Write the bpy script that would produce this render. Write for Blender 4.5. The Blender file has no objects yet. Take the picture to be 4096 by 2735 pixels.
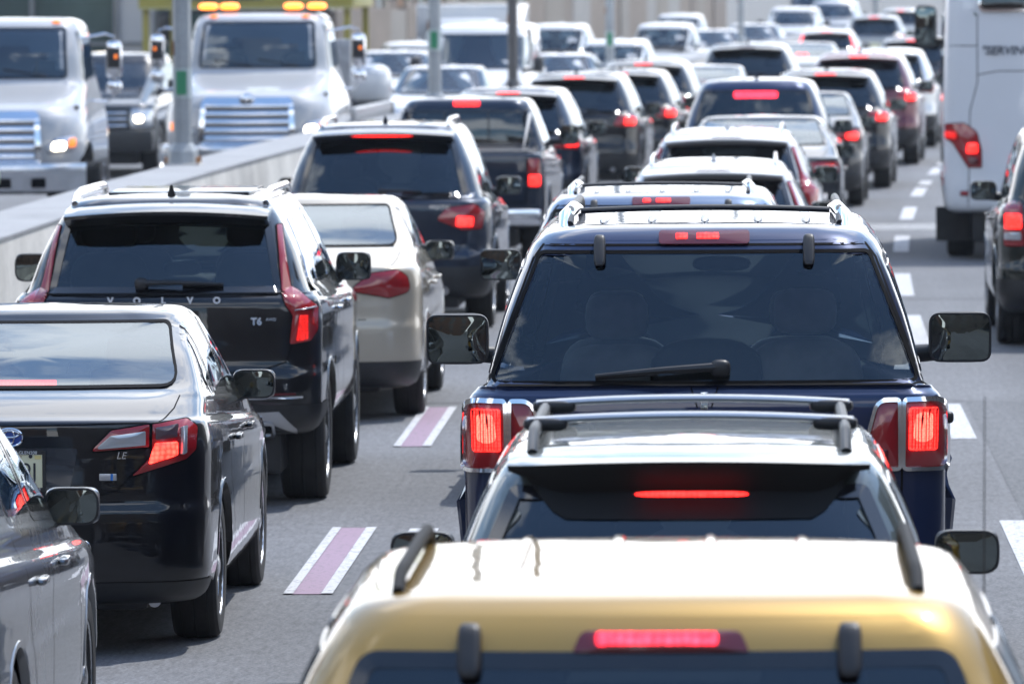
import bpy, bmesh, math, random
import numpy as np
from mathutils import Vector, Matrix
from mathutils.bvhtree import BVHTree
random.seed(7)
R = math.radians
SC = bpy.context.scene
COL = SC.collection

# ------------------------------------------------------------------ camera
FPX, VPX, VPY, CAMZ = 28000.0, 3000.0, -110.0, 3.1      # in pixels of the 4096 wide photograph
cam_d = bpy.data.cameras.new('camera')
cam_d.sensor_width = 36.0
cam_d.lens = FPX / 4096 * 36
cam_d.clip_start, cam_d.clip_end = 0.5, 6000
cam_d.dof.use_dof = True
cam_d.dof.focus_distance = 31.0
cam_d.dof.aperture_fstop = 6.8
cam_d.dof.aperture_blades = 9
cam = bpy.data.objects.new('camera', cam_d)
COL.objects.link(cam)
YAW = math.atan((VPX - 2048) / FPX)
PITCH = math.atan((1367.5 - VPY) / FPX)
cam.matrix_world = (Matrix.Translation((0, 0, CAMZ)) @ Matrix.Rotation(YAW, 4, 'Z')
                    @ Matrix.Rotation(math.pi / 2 - PITCH, 4, 'X') @ Matrix.Rotation(R(-0.35), 4, 'Z'))
SC.camera = cam

# ------------------------------------------------------------------ sky, sun, exposure
SUN_EL, SUN_AZ = 61.0, 36.0
world = bpy.data.worlds.new('World'); SC.world = world
world.use_nodes = True
wn, wl = world.node_tree.nodes, world.node_tree.links
wn.clear()
w_out = wn.new('ShaderNodeOutputWorld'); w_bg = wn.new('ShaderNodeBackground')
w_sky = wn.new('ShaderNodeTexSky'); w_sky.sky_type = 'NISHITA'; w_sky.sun_disc = False
w_sky.sun_elevation, w_sky.sun_rotation = R(SUN_EL), R(SUN_AZ)
w_sky.dust_density = 0.7; w_sky.ozone_density = 5.0; w_sky.air_density = 1.5
w_bg.inputs['Strength'].default_value = 0.15
w_tc = wn.new('ShaderNodeTexCoord'); w_sep = wn.new('ShaderNodeSeparateXYZ')
wl.new(w_tc.outputs['Generated'], w_sep.inputs[0])
def wmath(op, a, b):
    m = wn.new('ShaderNodeMath'); m.operation = op
    for i, v in enumerate((a, b)):
        if isinstance(v, (int, float)): m.inputs[i].default_value = v
        else: wl.new(v, m.inputs[i])
    return m.outputs[0]
zz = wmath('ADD', wmath('MAXIMUM', w_sep.outputs[2], 0.0), 0.16)
w_cmb = wn.new('ShaderNodeCombineXYZ')
wl.new(wmath('DIVIDE', w_sep.outputs[0], zz), w_cmb.inputs[0]); wl.new(wmath('DIVIDE', w_sep.outputs[1], zz), w_cmb.inputs[1])
w_no = wn.new('ShaderNodeTexNoise'); w_no.inputs['Scale'].default_value = 1.5; w_no.inputs['Detail'].default_value = 9
w_no.inputs['Roughness'].default_value = 0.56
w_map = wn.new('ShaderNodeMapping'); w_map.inputs['Location'].default_value = (11.0, -6.0, 0.0); w_map.inputs['Rotation'].default_value = (0, 0, R(-25))
wl.new(w_cmb.outputs[0], w_map.inputs[0]); wl.new(w_map.outputs[0], w_no.inputs['Vector'])
w_ramp = wn.new('ShaderNodeValToRGB')
w_ramp.color_ramp.elements[0].position, w_ramp.color_ramp.elements[1].position = 0.55, 0.64
# cumulus pile up towards the horizon because they have height
low = wmath('POWER', wmath('SUBTRACT', 1.0, wmath('MAXIMUM', w_sep.outputs[2], 0.0)), 3.0)
wl.new(wmath('ADD', w_no.outputs[0], wmath('MULTIPLY', low, 0.25)), w_ramp.inputs[0])
w_mix = wn.new('ShaderNodeMix'); w_mix.data_type = 'RGBA'
wl.new(w_ramp.outputs[0], w_mix.inputs['Factor'])
wl.new(w_sky.outputs[0], w_mix.inputs[6]); w_mix.inputs[7].default_value = (9.5, 9.7, 10.2, 1)
wl.new(w_mix.outputs[2], w_bg.inputs['Color']); wl.new(w_bg.outputs[0], w_out.inputs[0])

sun_d = bpy.data.lights.new('sun', 'SUN')
sun_d.energy, sun_d.angle, sun_d.color = 2.5, R(0.53), (1.0, 0.98, 0.945)
sun = bpy.data.objects.new('sun', sun_d); COL.objects.link(sun)
sdir = Vector((math.sin(R(SUN_AZ)) * math.cos(R(SUN_EL)), math.cos(R(SUN_AZ)) * math.cos(R(SUN_EL)), math.sin(R(SUN_EL))))
sun.rotation_euler = sdir.to_track_quat('Z', 'Y').to_euler()
sun.location = (0, 60, 60)
SC.view_settings.view_transform = 'Standard'; SC.view_settings.look = 'None'
SC.view_settings.exposure = 0.88; SC.view_settings.gamma = 1.0; SC.view_settings.use_curve_mapping = False
SC.render.engine = 'CYCLES'
SC.cycles.use_denoising = True
SC.cycles.max_bounces = 8; SC.cycles.transparent_max_bounces = 12; SC.cycles.glossy_bounces = 4
SC.cycles.sample_clamp_indirect = 6.0
SC.cycles.caustics_reflective = SC.cycles.caustics_refractive = False

# ------------------------------------------------------------------ materials
MATS = {}
def new_mat(name):
    m = bpy.data.materials.new(name); m.use_nodes = True
    return m, m.node_tree.nodes, m.node_tree.links, m.node_tree.nodes['Principled BSDF']
def pm(name, col, rough=0.5, metal=0.0, spec=0.5, coat=0.0, emit=None, estr=0.0, noise=0.0, nscale=8.0, coat_rough=0.03):
    if name in MATS: return MATS[name]
    m, n, l, b = new_mat(name)
    b.inputs['Base Color'].default_value = (*col, 1); b.inputs['Roughness'].default_value = rough
    b.inputs['Metallic'].default_value = metal; b.inputs['Specular IOR Level'].default_value = spec
    b.inputs['Coat Weight'].default_value = coat; b.inputs['Coat Roughness'].default_value = coat_rough
    if emit:
        b.inputs['Emission Color'].default_value = (*emit, 1); b.inputs['Emission Strength'].default_value = estr
    if noise > 0:
        tc = n.new('ShaderNodeTexCoord'); t = n.new('ShaderNodeTexNoise'); t.inputs['Scale'].default_value = nscale; t.inputs['Detail'].default_value = 6
        l.new(tc.outputs['Object'], t.inputs['Vector'])
        mr = n.new('ShaderNodeMapRange'); mr.inputs[1].default_value, mr.inputs[2].default_value = 0.3, 0.7
        mr.inputs[3].default_value, mr.inputs[4].default_value = 1 - noise, 1 + noise
        l.new(t.outputs[0], mr.inputs[0])
        mx = n.new('ShaderNodeMix'); mx.data_type = 'RGBA'; mx.blend_type = 'MULTIPLY'; mx.inputs['Factor'].default_value = 1
        mx.inputs[6].default_value = (*col, 1); l.new(mr.outputs[0], mx.inputs[7]); l.new(mx.outputs[2], b.inputs['Base Color'])
    MATS[name] = m
    return m
def paint(name, col, metal=0.25, rough=0.35):
    """clear-coated car paint with a faint film of road dust and orange peel"""
    key = 'paint_' + name
    if key in MATS: return MATS[key]
    m, n, l, b = new_mat(key)
    b.inputs['Metallic'].default_value = metal; b.inputs['Roughness'].default_value = rough; b.inputs['Specular IOR Level'].default_value = 0.12
    b.inputs['Coat Weight'].default_value = 1.0; b.inputs['Coat Roughness'].default_value = 0.02
    tc = n.new('ShaderNodeTexCoord')
    t = n.new('ShaderNodeTexNoise'); t.inputs['Scale'].default_value = 2.3; t.inputs['Detail'].default_value = 7
    l.new(tc.outputs['Object'], t.inputs['Vector'])
    mr = n.new('ShaderNodeMapRange'); mr.inputs[1].default_value, mr.inputs[2].default_value = 0.45, 0.75
    mr.inputs[3].default_value, mr.inputs[4].default_value = 0.0, 0.05
    l.new(t.outputs[0], mr.inputs[0])
    mx = n.new('ShaderNodeMix'); mx.data_type = 'RGBA'; mx.inputs[6].default_value = (*col, 1); mx.inputs[7].default_value = (0.22, 0.2, 0.18, 1)
    l.new(mr.outputs[0], mx.inputs['Factor']); l.new(mx.outputs[2], b.inputs['Base Color'])
    t2 = n.new('ShaderNodeTexNoise'); t2.inputs['Scale'].default_value = 5.0; t2.inputs['Detail'].default_value = 2
    l.new(tc.outputs['Object'], t2.inputs['Vector'])
    bp = n.new('ShaderNodeBump'); bp.inputs['Strength'].default_value = 0.035; bp.inputs['Distance'].default_value = 0.03
    l.new(t2.outputs[0], bp.inputs['Height']); l.new(bp.outputs[0], b.inputs['Coat Normal'])
    MATS[key] = m
    return m
def glass(name, tint, rough=0.0, ior=1.8):
    key = 'glass_' + name
    if key in MATS: return MATS[key]
    m, n, l, b = new_mat(key)
    n.remove(b)
    tr = n.new('ShaderNodeBsdfTransparent'); tr.inputs[0].default_value = (*tint, 1)
    gl = n.new('ShaderNodeBsdfGlossy'); gl.inputs['Roughness'].default_value = rough; gl.inputs[0].default_value = (0.84, 0.93, 1.0, 1)
    fr = n.new('ShaderNodeFresnel'); fr.inputs[0].default_value = ior
    ms = n.new('ShaderNodeMixShader')
    l.new(fr.outputs[0], ms.inputs[0]); l.new(tr.outputs[0], ms.inputs[1]); l.new(gl.outputs[0], ms.inputs[2])
    l.new(ms.outputs[0], n['Material Output'].inputs[0])
    MATS[key] = m
    return m
BLACK = pm('black_plastic', (0.018, 0.018, 0.02), 0.45, noise=0.25, nscale=14)
GLOSSBLACK = pm('gloss_black', (0.008, 0.008, 0.01), 0.12, coat=0.6)
GAP = pm('panel_gap_black', (0.004, 0.004, 0.005), 0.8, spec=0.1)
RUBBER = pm('tyre_rubber', (0.022, 0.021, 0.021), 0.78, noise=0.35, nscale=9)
CHROME = pm('chrome', (0.78, 0.79, 0.82), 0.08, 1.0)
ALLOY = pm('alloy_rim', (0.55, 0.56, 0.58), 0.25, 0.9)
SILVERTRIM = pm('satin_silver', (0.5, 0.51, 0.53), 0.32, 0.8)
INTER = pm('interior_charcoal', (0.02, 0.021, 0.023), 0.8, noise=0.2)
SEATM = pm('seat_leather', (0.035, 0.034, 0.034), 0.6, noise=0.2)
SEATG = pm('seat_grey_leather', (0.32, 0.315, 0.31), 0.6, noise=0.2)
MIRROR = pm('mirror_glass', (0.17, 0.195, 0.19), 0.02, 1.0)
REDLENS = pm('red_lens', (0.30, 0.008, 0.012), 0.16, coat=0.8)
DARKRED = pm('dark_red_lens', (0.10, 0.006, 0.010), 0.2, coat=0.6)
CLEARLENS = pm('clear_lens', (0.50, 0.52, 0.55), 0.12, 0.5, coat=0.8)
AMBER = pm('amber_lens', (0.7, 0.16, 0.01), 0.2, coat=0.5, emit=(1, 0.22, 0.02), estr=0.8)
AMBERLIT = pm('amber_beacon_lit', (0.8, 0.2, 0.02), 0.2, emit=(1.0, 0.22, 0.025), estr=3.2)
HEADLIT = pm('headlight_lit', (0.9, 0.9, 0.85), 0.1, emit=(1.0, 0.86, 0.66), estr=7.0)
WHITEP = pm('white_plastic', (0.75, 0.75, 0.74), 0.4)
PLATEM = pm('plate_cream', (0.72, 0.70, 0.48), 0.4, noise=0.06)
INK = pm('ink_dark', (0.02, 0.022, 0.03), 0.5)
def lit_red(name, strength, scale=60.0, tint=(1.0, 0.045, 0.03), con=(1.7, 0.4)):
    """a glowing lens: rows of small prisms over the bulbs"""
    key = 'lit_' + name
    if key in MATS: return MATS[key]
    m, n, l, b = new_mat(key)
    b.inputs['Base Color'].default_value = (0.4, 0.01, 0.01, 1); b.inputs['Roughness'].default_value = 0.2
    tc = n.new('ShaderNodeTexCoord'); v = n.new('ShaderNodeTexVoronoi'); v.inputs['Scale'].default_value = scale
    v.inputs['Randomness'].default_value = 0.35
    l.new(tc.outputs['Object'], v.inputs['Vector'])
    mr = n.new('ShaderNodeMapRange'); mr.inputs[1].default_value, mr.inputs[2].default_value = 0.1, 0.75
    mr.inputs[3].default_value, mr.inputs[4].default_value = strength * con[0], strength * con[1]
    l.new(v.outputs['Distance'], mr.inputs[0])
    b.inputs['Emission Color'].default_value = (*tint, 1); l.new(mr.outputs[0], b.inputs['Emission Strength'])
    MATS[key] = m
    return m
LIT = lit_red('brake', 2.6, 60, (1.0, 0.022, 0.018)); LITHOT = lit_red('brake_hot', 2.2, 75, (1.0, 0.02, 0.015)); LITSOFT = lit_red('tail', 0.55, 60, (1.0, 0.02, 0.015))
LITPINK = lit_red('brake_led', 2.8, 45, (1.0, 0.025, 0.05)); LITCORE = lit_red('bulb_core', 2.6, 110, (1.0, 0.085, 0.06), (1.5, 0.6))
G_DARK = glass('privacy', (0.13, 0.15, 0.17)); G_MID = glass('tinted', (0.34, 0.40, 0.41), ior=1.95); G_REAR = glass('rear_tint', (0.56, 0.64, 0.66), ior=1.7); G_VOL = glass('light_tint', (0.52, 0.58, 0.55)); G_CLEAR = glass('clear', (0.76, 0.84, 0.82))

# ------------------------------------------------------------------ object helpers
def mesh_of(name, v, f, smooth=True, sharp=40):
    me = bpy.data.meshes.new(name)
    me.from_pydata([tuple(map(float, p)) for p in v], [], [tuple(map(int, q)) for q in f])
    me.update()
    if smooth:
        me.polygons.foreach_set('use_smooth', [True] * len(me.polygons))
        if sharp: me.set_sharp_from_angle(angle=R(sharp))
    return me
def ob(name, me, mat=None, parent=None, loc=None, rot=None):
    o = bpy.data.objects.new(name, me); COL.objects.link(o)
    if mat is not None:
        if not me.materials: me.materials.append(mat)
        o.material_slots[0].link = 'OBJECT'; o.material_slots[0].material = mat
    if parent is not None: o.parent = parent
    if loc is not None: o.location = loc
    if rot is not None: o.rotation_euler = rot
    return o
def thing(name, label, cat, loc=(0, 0, 0), rz=0.0, group=None):
    o = bpy.data.objects.new(name, None); COL.objects.link(o)
    o.empty_display_size = 0.3
    o.location = loc; o.rotation_euler = (0, 0, rz); o['label'] = label; o['category'] = cat
    if group: o['group'] = group
    return o
def tag(o, label, cat, group=None):
    o['label'] = label; o['category'] = cat
    if group: o['group'] = group
    return o
class MB:
    """collects geometry for one mesh"""
    def __init__(s): s.v, s.f = [], []
    def add(s, v, f):
        k = len(s.v); s.v += [tuple(p) for p in v]; s.f += [tuple(i + k for i in q) for q in f]; return s
    def box(s, x0, x1, y0, y1, z0, z1, bev=0.0):
        if bev > 0:
            bm = bmesh.new(); bmesh.ops.create_cube(bm, size=1.0)
            for q in bm.verts:
                q.co = Vector(((x0 + x1) / 2 + q.co.x * (x1 - x0), (y0 + y1) / 2 + q.co.y * (y1 - y0), (z0 + z1) / 2 + q.co.z * (z1 - z0)))
            bmesh.ops.bevel(bm, geom=list(bm.edges), offset=bev, segments=2, affect='EDGES', profile=0.6)
            bm.verts.index_update()
            s.add([q.co[:] for q in bm.verts], [[q.index for q in fc.verts] for fc in bm.faces]); bm.free(); return s
        v = [(x0, y0, z0), (x1, y0, z0), (x1, y1, z0), (x0, y1, z0), (x0, y0, z1), (x1, y0, z1), (x1, y1, z1), (x0, y1, z1)]
        return s.add(v, [(0, 3, 2, 1), (4, 5, 6, 7), (0, 1, 5, 4), (1, 2, 6, 5), (2, 3, 7, 6), (3, 0, 4, 7)])
    def sq(s, c, size, n=4.0, nu=16, nv=10):
        """superquadric block: rounded box"""
        v, f = [], []
        sp = lambda a, e: math.copysign(abs(a) ** e, a)
        e = 2.0 / n
        for j in range(nv + 1):
            t = -math.pi / 2 + math.pi * j / nv
            for i in range(nu):
                a = 2 * math.pi * i / nu
                v.append((c[0] + size[0] / 2 * sp(math.cos(t), e) * sp(math.cos(a), e),
                          c[1] + size[1] / 2 * sp(math.cos(t), e) * sp(math.sin(a), e),
                          c[2] + size[2] / 2 * sp(math.sin(t), e)))
        for j in range(nv):
            for i in range(nu):
                f.append((j * nu + i, j * nu + (i + 1) % nu, (j + 1) * nu + (i + 1) % nu, (j + 1) * nu + i))
        return s.add(v, f)
    def tube(s, pts, rad, n=8, flat=1.0, caps=True):
        """swept tube along pts; rad may be a list; flat squashes it sideways"""
        P = [Vector(p) for p in pts]
        rs = rad if isinstance(rad, (list, tuple)) else [rad] * len(P)
        v, f = [], []
        for i, p in enumerate(P):
            d = (P[min(i + 1, len(P) - 1)] - P[max(i - 1, 0)]).normalized()
            up = Vector((0, 0, 1)) if abs(d.z) < 0.9 else Vector((0, 1, 0))
            a = d.cross(up).normalized(); b = a.cross(d).normalized()
            for k in range(n):
                t = 2 * math.pi * k / n
                q = p + a * math.cos(t) * rs[i] * flat + b * math.sin(t) * rs[i]
                v.append(q[:])
        for i in range(len(P) - 1):
            for k in range(n):
                f.append((i * n + k, i * n + (k + 1) % n, (i + 1) * n + (k + 1) % n, (i + 1) * n + k))
        if caps:
            f.append(tuple(range(n - 1, -1, -1))); f.append(tuple((len(P) - 1) * n + k for k in range(n)))
        return s.add(v, f)
    def lathe(s, prof, axis='x', n=36, c=(0, 0, 0)):
        """prof = list of (radius, axial)"""
        v, f = [], []
        for (r, a) in prof:
            for k in range(n):
                t = 2 * math.pi * k / n
                q = {'x': (a, r * math.cos(t), r * math.sin(t)), 'z': (r * math.cos(t), r * math.sin(t), a), 'y': (r * math.cos(t), a, r * math.sin(t))}[axis]
                v.append((q[0] + c[0], q[1] + c[1], q[2] + c[2]))
        for i in range(len(prof) - 1):
            for k in range(n):
                f.append((i * n + k, i * n + (k + 1) % n, (i + 1) * n + (k + 1) % n, (i + 1) * n + k))
        return s.add(v, f)
    def me(s, name, smooth=True, sharp=40, fix=True):
        m = mesh_of(name, s.v, s.f, smooth, sharp)
        if fix:
            bm = bmesh.new(); bm.from_mesh(m); bmesh.ops.recalc_face_normals(bm, faces=bm.faces); bm.to_mesh(m); bm.free()
            if smooth and sharp: m.set_sharp_from_angle(angle=R(sharp))
        return m
    def build(s, name, mat, parent=None, smooth=True, sharp=40, loc=None, rot=None):
        return ob(name, s.me(name, smooth, sharp), mat, parent, loc, rot)
def rpoly(pts, rad, n=5):
    """polygon with rounded corners; rad one number or one per corner"""
    out = []; N = len(pts)
    rr = rad if isinstance(rad, (list, tuple)) else [rad] * N
    for i in range(N):
        p0, p, p1 = Vector(pts[i - 1]), Vector(pts[i]), Vector(pts[(i + 1) % N])
        a, b = (p0 - p), (p1 - p); la, lb = a.length, b.length
        if rr[i] <= 1e-6 or la < 1e-6 or lb < 1e-6: out.append(tuple(p)); continue
        a.normalize(); b.normalize()
        ang = a.angle(b)
        d = min(rr[i] / max(math.tan(ang / 2), 1e-3), la * 0.49, lb * 0.49)
        A, B = p + a * d, p + b * d
        for k in range(n + 1):
            t = k / n
            q = A * (1 - t) ** 2 + p * 2 * t * (1 - t) + B * t * t
            out.append((q.x, q.y))
    return out
def inset(poly, d):
    """offset polygon inwards by d (outwards when negative)"""
    N = len(poly); out = []
    area = sum(poly[i][0] * poly[(i + 1) % N][1] - poly[(i + 1) % N][0] * poly[i][1] for i in range(N))
    sg = 1 if area > 0 else -1
    for i in range(N):
        p0, p, p1 = Vector(poly[i - 1]), Vector(poly[i]), Vector(poly[(i + 1) % N])
        e0, e1 = (p - p0), (p1 - p)
        if e0.length < 1e-7: e0 = e1
        if e1.length < 1e-7: e1 = e0
        e0.normalize(); e1.normalize()
        n0, n1 = Vector((-e0.y, e0.x)) * sg, Vector((-e1.y, e1.x)) * sg
        nn = n0 + n1
        if nn.length < 1e-6: nn = n0
        nn.normalize()
        k = d / max(nn.dot(n0), 0.5)
        q = p + nn * k; out.append((q.x, q.y))
    return out
def dens(poly, step, closed=True):
    out = []; N = len(poly)
    for i in range(N if closed else N - 1):
        a, b = Vector(poly[i]), Vector(poly[(i + 1) % N])
        k = max(1, int(math.ceil((b - a).length / step)))
        for j in range(k):
            q = a.lerp(b, j / k); out.append((q.x, q.y))
    if not closed: out.append(tuple(poly[-1]))
    return out
def inside(p, poly):
    x, y = p; c = False; N = len(poly); j = N - 1
    for i in range(N):
        xi, yi = poly[i]; xj, yj = poly[j]
        if (yi > y) != (yj > y) and x < (xj - xi) * (y - yi) / (yj - yi + 1e-12) + xi: c = not c
        j = i
    return c
def mirx(poly): return [(-a, b) for a, b in reversed(poly)]
def text_mesh(s, size, ext=0.004, bold=0.0, spacing=1.0, shear=0.0, align='CENTER'):
    cu = bpy.data.curves.new('lettering', 'FONT'); cu.body = s; cu.size = size; cu.extrude = ext; cu.offset = bold
    cu.space_character = spacing; cu.shear = shear; cu.align_x = align; cu.align_y = 'CENTER'; cu.resolution_u = 3
    o = bpy.data.objects.new('lettering', cu); COL.objects.link(o)
    dg = bpy.context.evaluated_depsgraph_get()
    me = bpy.data.meshes.new_from_object(o.evaluated_get(dg))
    bpy.data.objects.remove(o); bpy.data.curves.remove(cu)
    me.materials.clear()
    return me
# ------------------------------------------------------------------ vehicle shell: a stack of plan outlines from sill to roof
RK = ('zr', 'zf', 'yr', 'yf', 'w', 'rr', 'rf', 'br', 'bf', 'tr', 'tf', 'cr')
def rg(zr, zf, yr, yf, w, rr=0.2, rf=0.3, br=0.06, bf=0.12, tr=0.0, tf=0.0, cr=0.0):
    return (zr, zf, yr, yf, w, rr, rf, br, bf, tr, tf, cr)
def pchip(P, per):
    """monotone cubic through the key rings"""
    P = np.array(P, float); n = len(P); d = np.diff(P, axis=0)
    m = np.zeros_like(P)
    for i in range(1, n - 1):
        a, b = d[i - 1], d[i]
        s = a * b > 0
        m[i] = np.where(s, 2 * a * b / np.where(np.abs(a + b) < 1e-12, 1, a + b), 0)
    m[0], m[-1] = d[0], d[-1]
    out = []
    for i in range(n - 1):
        k = per[i] if isinstance(per, (list, tuple)) else per
        for j in range(k):
            t = j / k
            out.append((2*t**3 - 3*t**2 + 1) * P[i] + (t**3 - 2*t**2 + t) * m[i] + (-2*t**3 + 3*t**2) * P[i + 1] + (t**3 - t**2) * m[i + 1])
    out.append(P[-1])
    return np.array(out)
class Shell:
    def __init__(s, rings, seg=(7, 6, 30, 6, 8), per=3):
        s.keys = rings
        D = pchip(rings, per)
        nR, nC, nS, nC2, nF = seg
        pts = []
        for q in D:
            zr, zf, yr, yf, w, rr, rf, br, bf, tr, tf, cr = q
            rr, rf = min(rr, w * 0.98), min(rf, w * 0.98)
            x1 = w - rr; y1 = yr + br * (x1 / w) ** 2
            x2 = w - rf; y2 = yf - bf * (x2 / w) ** 2
            ya, yb = y1 + rr, y2 - rf
            if yb < ya + 0.01:
                mid = (ya + yb) / 2; ya, yb = mid - 0.005, mid + 0.005
            xs, ys = [], []
            for t in np.linspace(0, 1, nR, endpoint=False): xs.append(x1 * t); ys.append(yr + br * (x1 * t / w) ** 2)
            for t in np.linspace(0, math.pi / 2, nC, endpoint=False): xs.append(x1 + rr * math.sin(t)); ys.append(y1 + (ya - y1) * (1 - math.cos(t)))
            for t in np.linspace(0, 1, nS, endpoint=False): xs.append(w); ys.append(ya + (yb - ya) * t)
            for t in np.linspace(0, math.pi / 2, nC2, endpoint=False): xs.append(x2 + rf * math.cos(t)); ys.append(yb + (y2 - yb) * math.sin(t))
            for t in np.linspace(0, 1, nF + 1): xs.append(x2 * (1 - t)); ys.append(yf - bf * (x2 * (1 - t) / w) ** 2)
            x, y = np.array(xs), np.array(ys)
            ym, hl = (yr + yf) / 2, max((yf - yr) / 2, 1e-3)
            x = x * (1 - tr * np.clip((ym - y) / hl, 0, 1) ** 3 - tf * np.clip((y - ym) / hl, 0, 1) ** 3)
            z = zr + (zf - zr) * np.clip((y - yr) / max(yf - yr, 1e-3), 0, 1) + cr * (1 - (x / max(w, 1e-3)) ** 2)
            pts.append(np.stack([x, y, z], 1))
        nh = pts[0].shape[0]
        s.nh, s.n = nh, 2 * nh - 2
        V = []
        for p in pts:
            L = p[1:-1][::-1].copy(); L[:, 0] *= -1
            V.append(np.concatenate([p, L]))
        s.V = np.concatenate(V); s.nr = len(pts)
        s.F = [(r * s.n + i, r * s.n + (i + 1) % s.n, (r + 1) * s.n + (i + 1) % s.n, (r + 1) * s.n + i) for r in range(s.nr - 1) for i in range(s.n)]
        t0 = (s.nr - 1) * s.n
        s.F += [(t0 + i, t0 + i + 1, t0 + (s.n - i - 1) % s.n, t0 + (s.n - i) % s.n) for i in range(1, s.nh - 2)]
        s.F += [(t0, t0 + 1, t0 + s.n - 1), (t0 + s.nh - 2, t0 + s.nh - 1, t0 + s.n - s.nh + 2)]
        s.holes = []
        s.bvh = BVHTree.FromPolygons([Vector(v) for v in s.V], s.F)
        s.ymin, s.ymax = s.V[:, 1].min(), s.V[:, 1].max()
    gz = 1.0
    grow = (0.03, 0.06, 0.095)
    AX = {'rear': lambda a, b: ((a, -20, b), (0, 1, 0)), 'front': lambda a, b: ((a, 40, b), (0, -1, 0)),
          'right': lambda a, b: ((20, a, b), (-1, 0, 0)), 'left': lambda a, b: ((-20, a, b), (1, 0, 0)),
          'top': lambda a, b: ((a, b, 20), (0, 0, -1))}
    def hit(s, a, b, ax):
        o, d = s.AX[ax](a, b)
        loc, nrm, i, dist = s.bvh.ray_cast(Vector(o), Vector(d))
        if loc is None:
            m = {'rear': (a, 0.3, b), 'front': (a, s.ymax - 0.3, b), 'right': (0.9, a, b), 'left': (-0.9, a, b), 'top': (a, b, 1.6)}[ax]
            loc, nrm, i, dist = s.bvh.find_nearest(Vector(m))
        if nrm.dot(Vector(d)) > 0: nrm = -nrm
        return loc, nrm
    def patch(s, poly, ax, off=0.004, dome=0.0, K=4, skirt=0.012, step=0.06, inplace=None):
        """mesh of a panel lying on the shell"""
        poly = dens(poly, step); N = len(poly)
        cx, cy = sum(p[0] for p in poly) / N, sum(p[1] for p in poly) / N
        v, f = [], []
        loc, nrm = s.hit(cx, cy, ax); v.append(loc + nrm * (off + dome))
        for k in range(1, K + 1):
            t = k / K
            for p in poly:
                loc, nrm = s.hit(cx + (p[0] - cx) * t, cy + (p[1] - cy) * t, ax)
                v.append(loc + nrm * (off + dome * (1 - t * t)))
        for p in poly:
            loc, nrm = s.hit(p[0], p[1], ax); v.append(loc - nrm * skirt)
        for i in range(N): f.append((0, 1 + i, 1 + (i + 1) % N))
        for k in range(K):
            for i in range(N):
                a, b = 1 + k * N + i, 1 + k * N + (i + 1) % N
                f.append((a, a + N, b + N, b))
        return v, f
    def pmesh(s, name, poly, ax, **kw):
        v, f = s.patch(poly, ax, **kw)
        return MB().add([q[:] for q in v], f).me(name, True, 50)
    def band(s, name, poly, ax, w0, w1, off=0.005, closed=True, step=0.05, thick=0.006):
        """ribbon along a polygon, from inset w0 to inset w1"""
        A, B = inset(poly, w0), inset(poly, w1)
        v, f = [], []; N = len(A)
        pa, pb = [], []
        for i in range(N):
            a0, a1 = Vector(A[i]), Vector(A[(i + 1) % N]); b0, b1 = Vector(B[i]), Vector(B[(i + 1) % N])
            k = max(1, int(math.ceil((a1 - a0).length / step)))
            for j in range(k): pa.append(a0.lerp(a1, j / k)); pb.append(b0.lerp(b1, j / k))
        N = len(pa)
        for a, b in zip(pa, pb):
            l1, n1 = s.hit(a.x, a.y, ax); l2, n2 = s.hit(b.x, b.y, ax)
            v += [(l1 - n1 * thick)[:], (l1 + n1 * off)[:], (l2 + n2 * off)[:], (l2 - n2 * thick)[:]]
        for i in range(N if closed else N - 1):
            j = (i + 1) % N
            for k in range(3): f.append((i * 4 + k, j * 4 + k, j * 4 + k + 1, i * 4 + k + 1))
        return MB().add(v, f).me(name, True, 50)
    def line(s, name, pts, ax, w=0.006, off=0.0012, step=0.05):
        """thin ribbon along an open polyline (panel gaps)"""
        pts = dens(pts, step, False); v, f = [], []
        for i, p in enumerate(pts):
            a, b = Vector(pts[max(i - 1, 0)]), Vector(pts[min(i + 1, len(pts) - 1)])
            d = (b - a).normalized(); nn = Vector((-d.y, d.x)) * w / 2
            for q in (Vector(p) - nn, Vector(p) + nn):
                l, n = s.hit(q.x, q.y, ax); v.append((l + n * off)[:])
        for i in range(len(pts) - 1): f.append((2 * i, 2 * i + 1, 2 * i + 3, 2 * i + 2))
        return MB().add(v, f).me(name, False)
    def slice(s, name, r0, r1, y0, y1, off=0.006, xmin=None):
        """copy of the shell faces between dense rings r0..r1 with y inside [y0, y1], pushed outwards"""
        keep = {}; v, f = [], []
        N = np.zeros_like(s.V)
        for q in s.F:
            a, b, c, d = (s.V[i] for i in (q if len(q) == 4 else q + q[:1])); n = np.cross(c - a, d - b)
            for i in q: N[i] += n
        N /= np.maximum(np.linalg.norm(N, axis=1, keepdims=True), 1e-9)
        for q in s.F:
            r = q[0] // s.n
            if r < r0 or r >= r1: continue
            c = s.V[list(q)].mean(0)
            if c[1] < y0 or c[1] > y1: continue
            ids = []
            for i in q:
                if i not in keep: keep[i] = len(v); v.append(tuple(s.V[i] + N[i] * off))
                ids.append(keep[i])
            f.append(ids)
        return mesh_of(name, v, f, True, 45)
    def ring_of_z(s, z, y=0.0):
        """dense ring whose rear height is nearest z"""
        zs = [s.V[r * s.n][2] for r in range(s.nr)]
        return int(np.argmin([abs(a - z) for a in zs]))
    def hole(s, poly, ax): s.holes.append((inset(poly, 0.008), ax))
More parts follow.
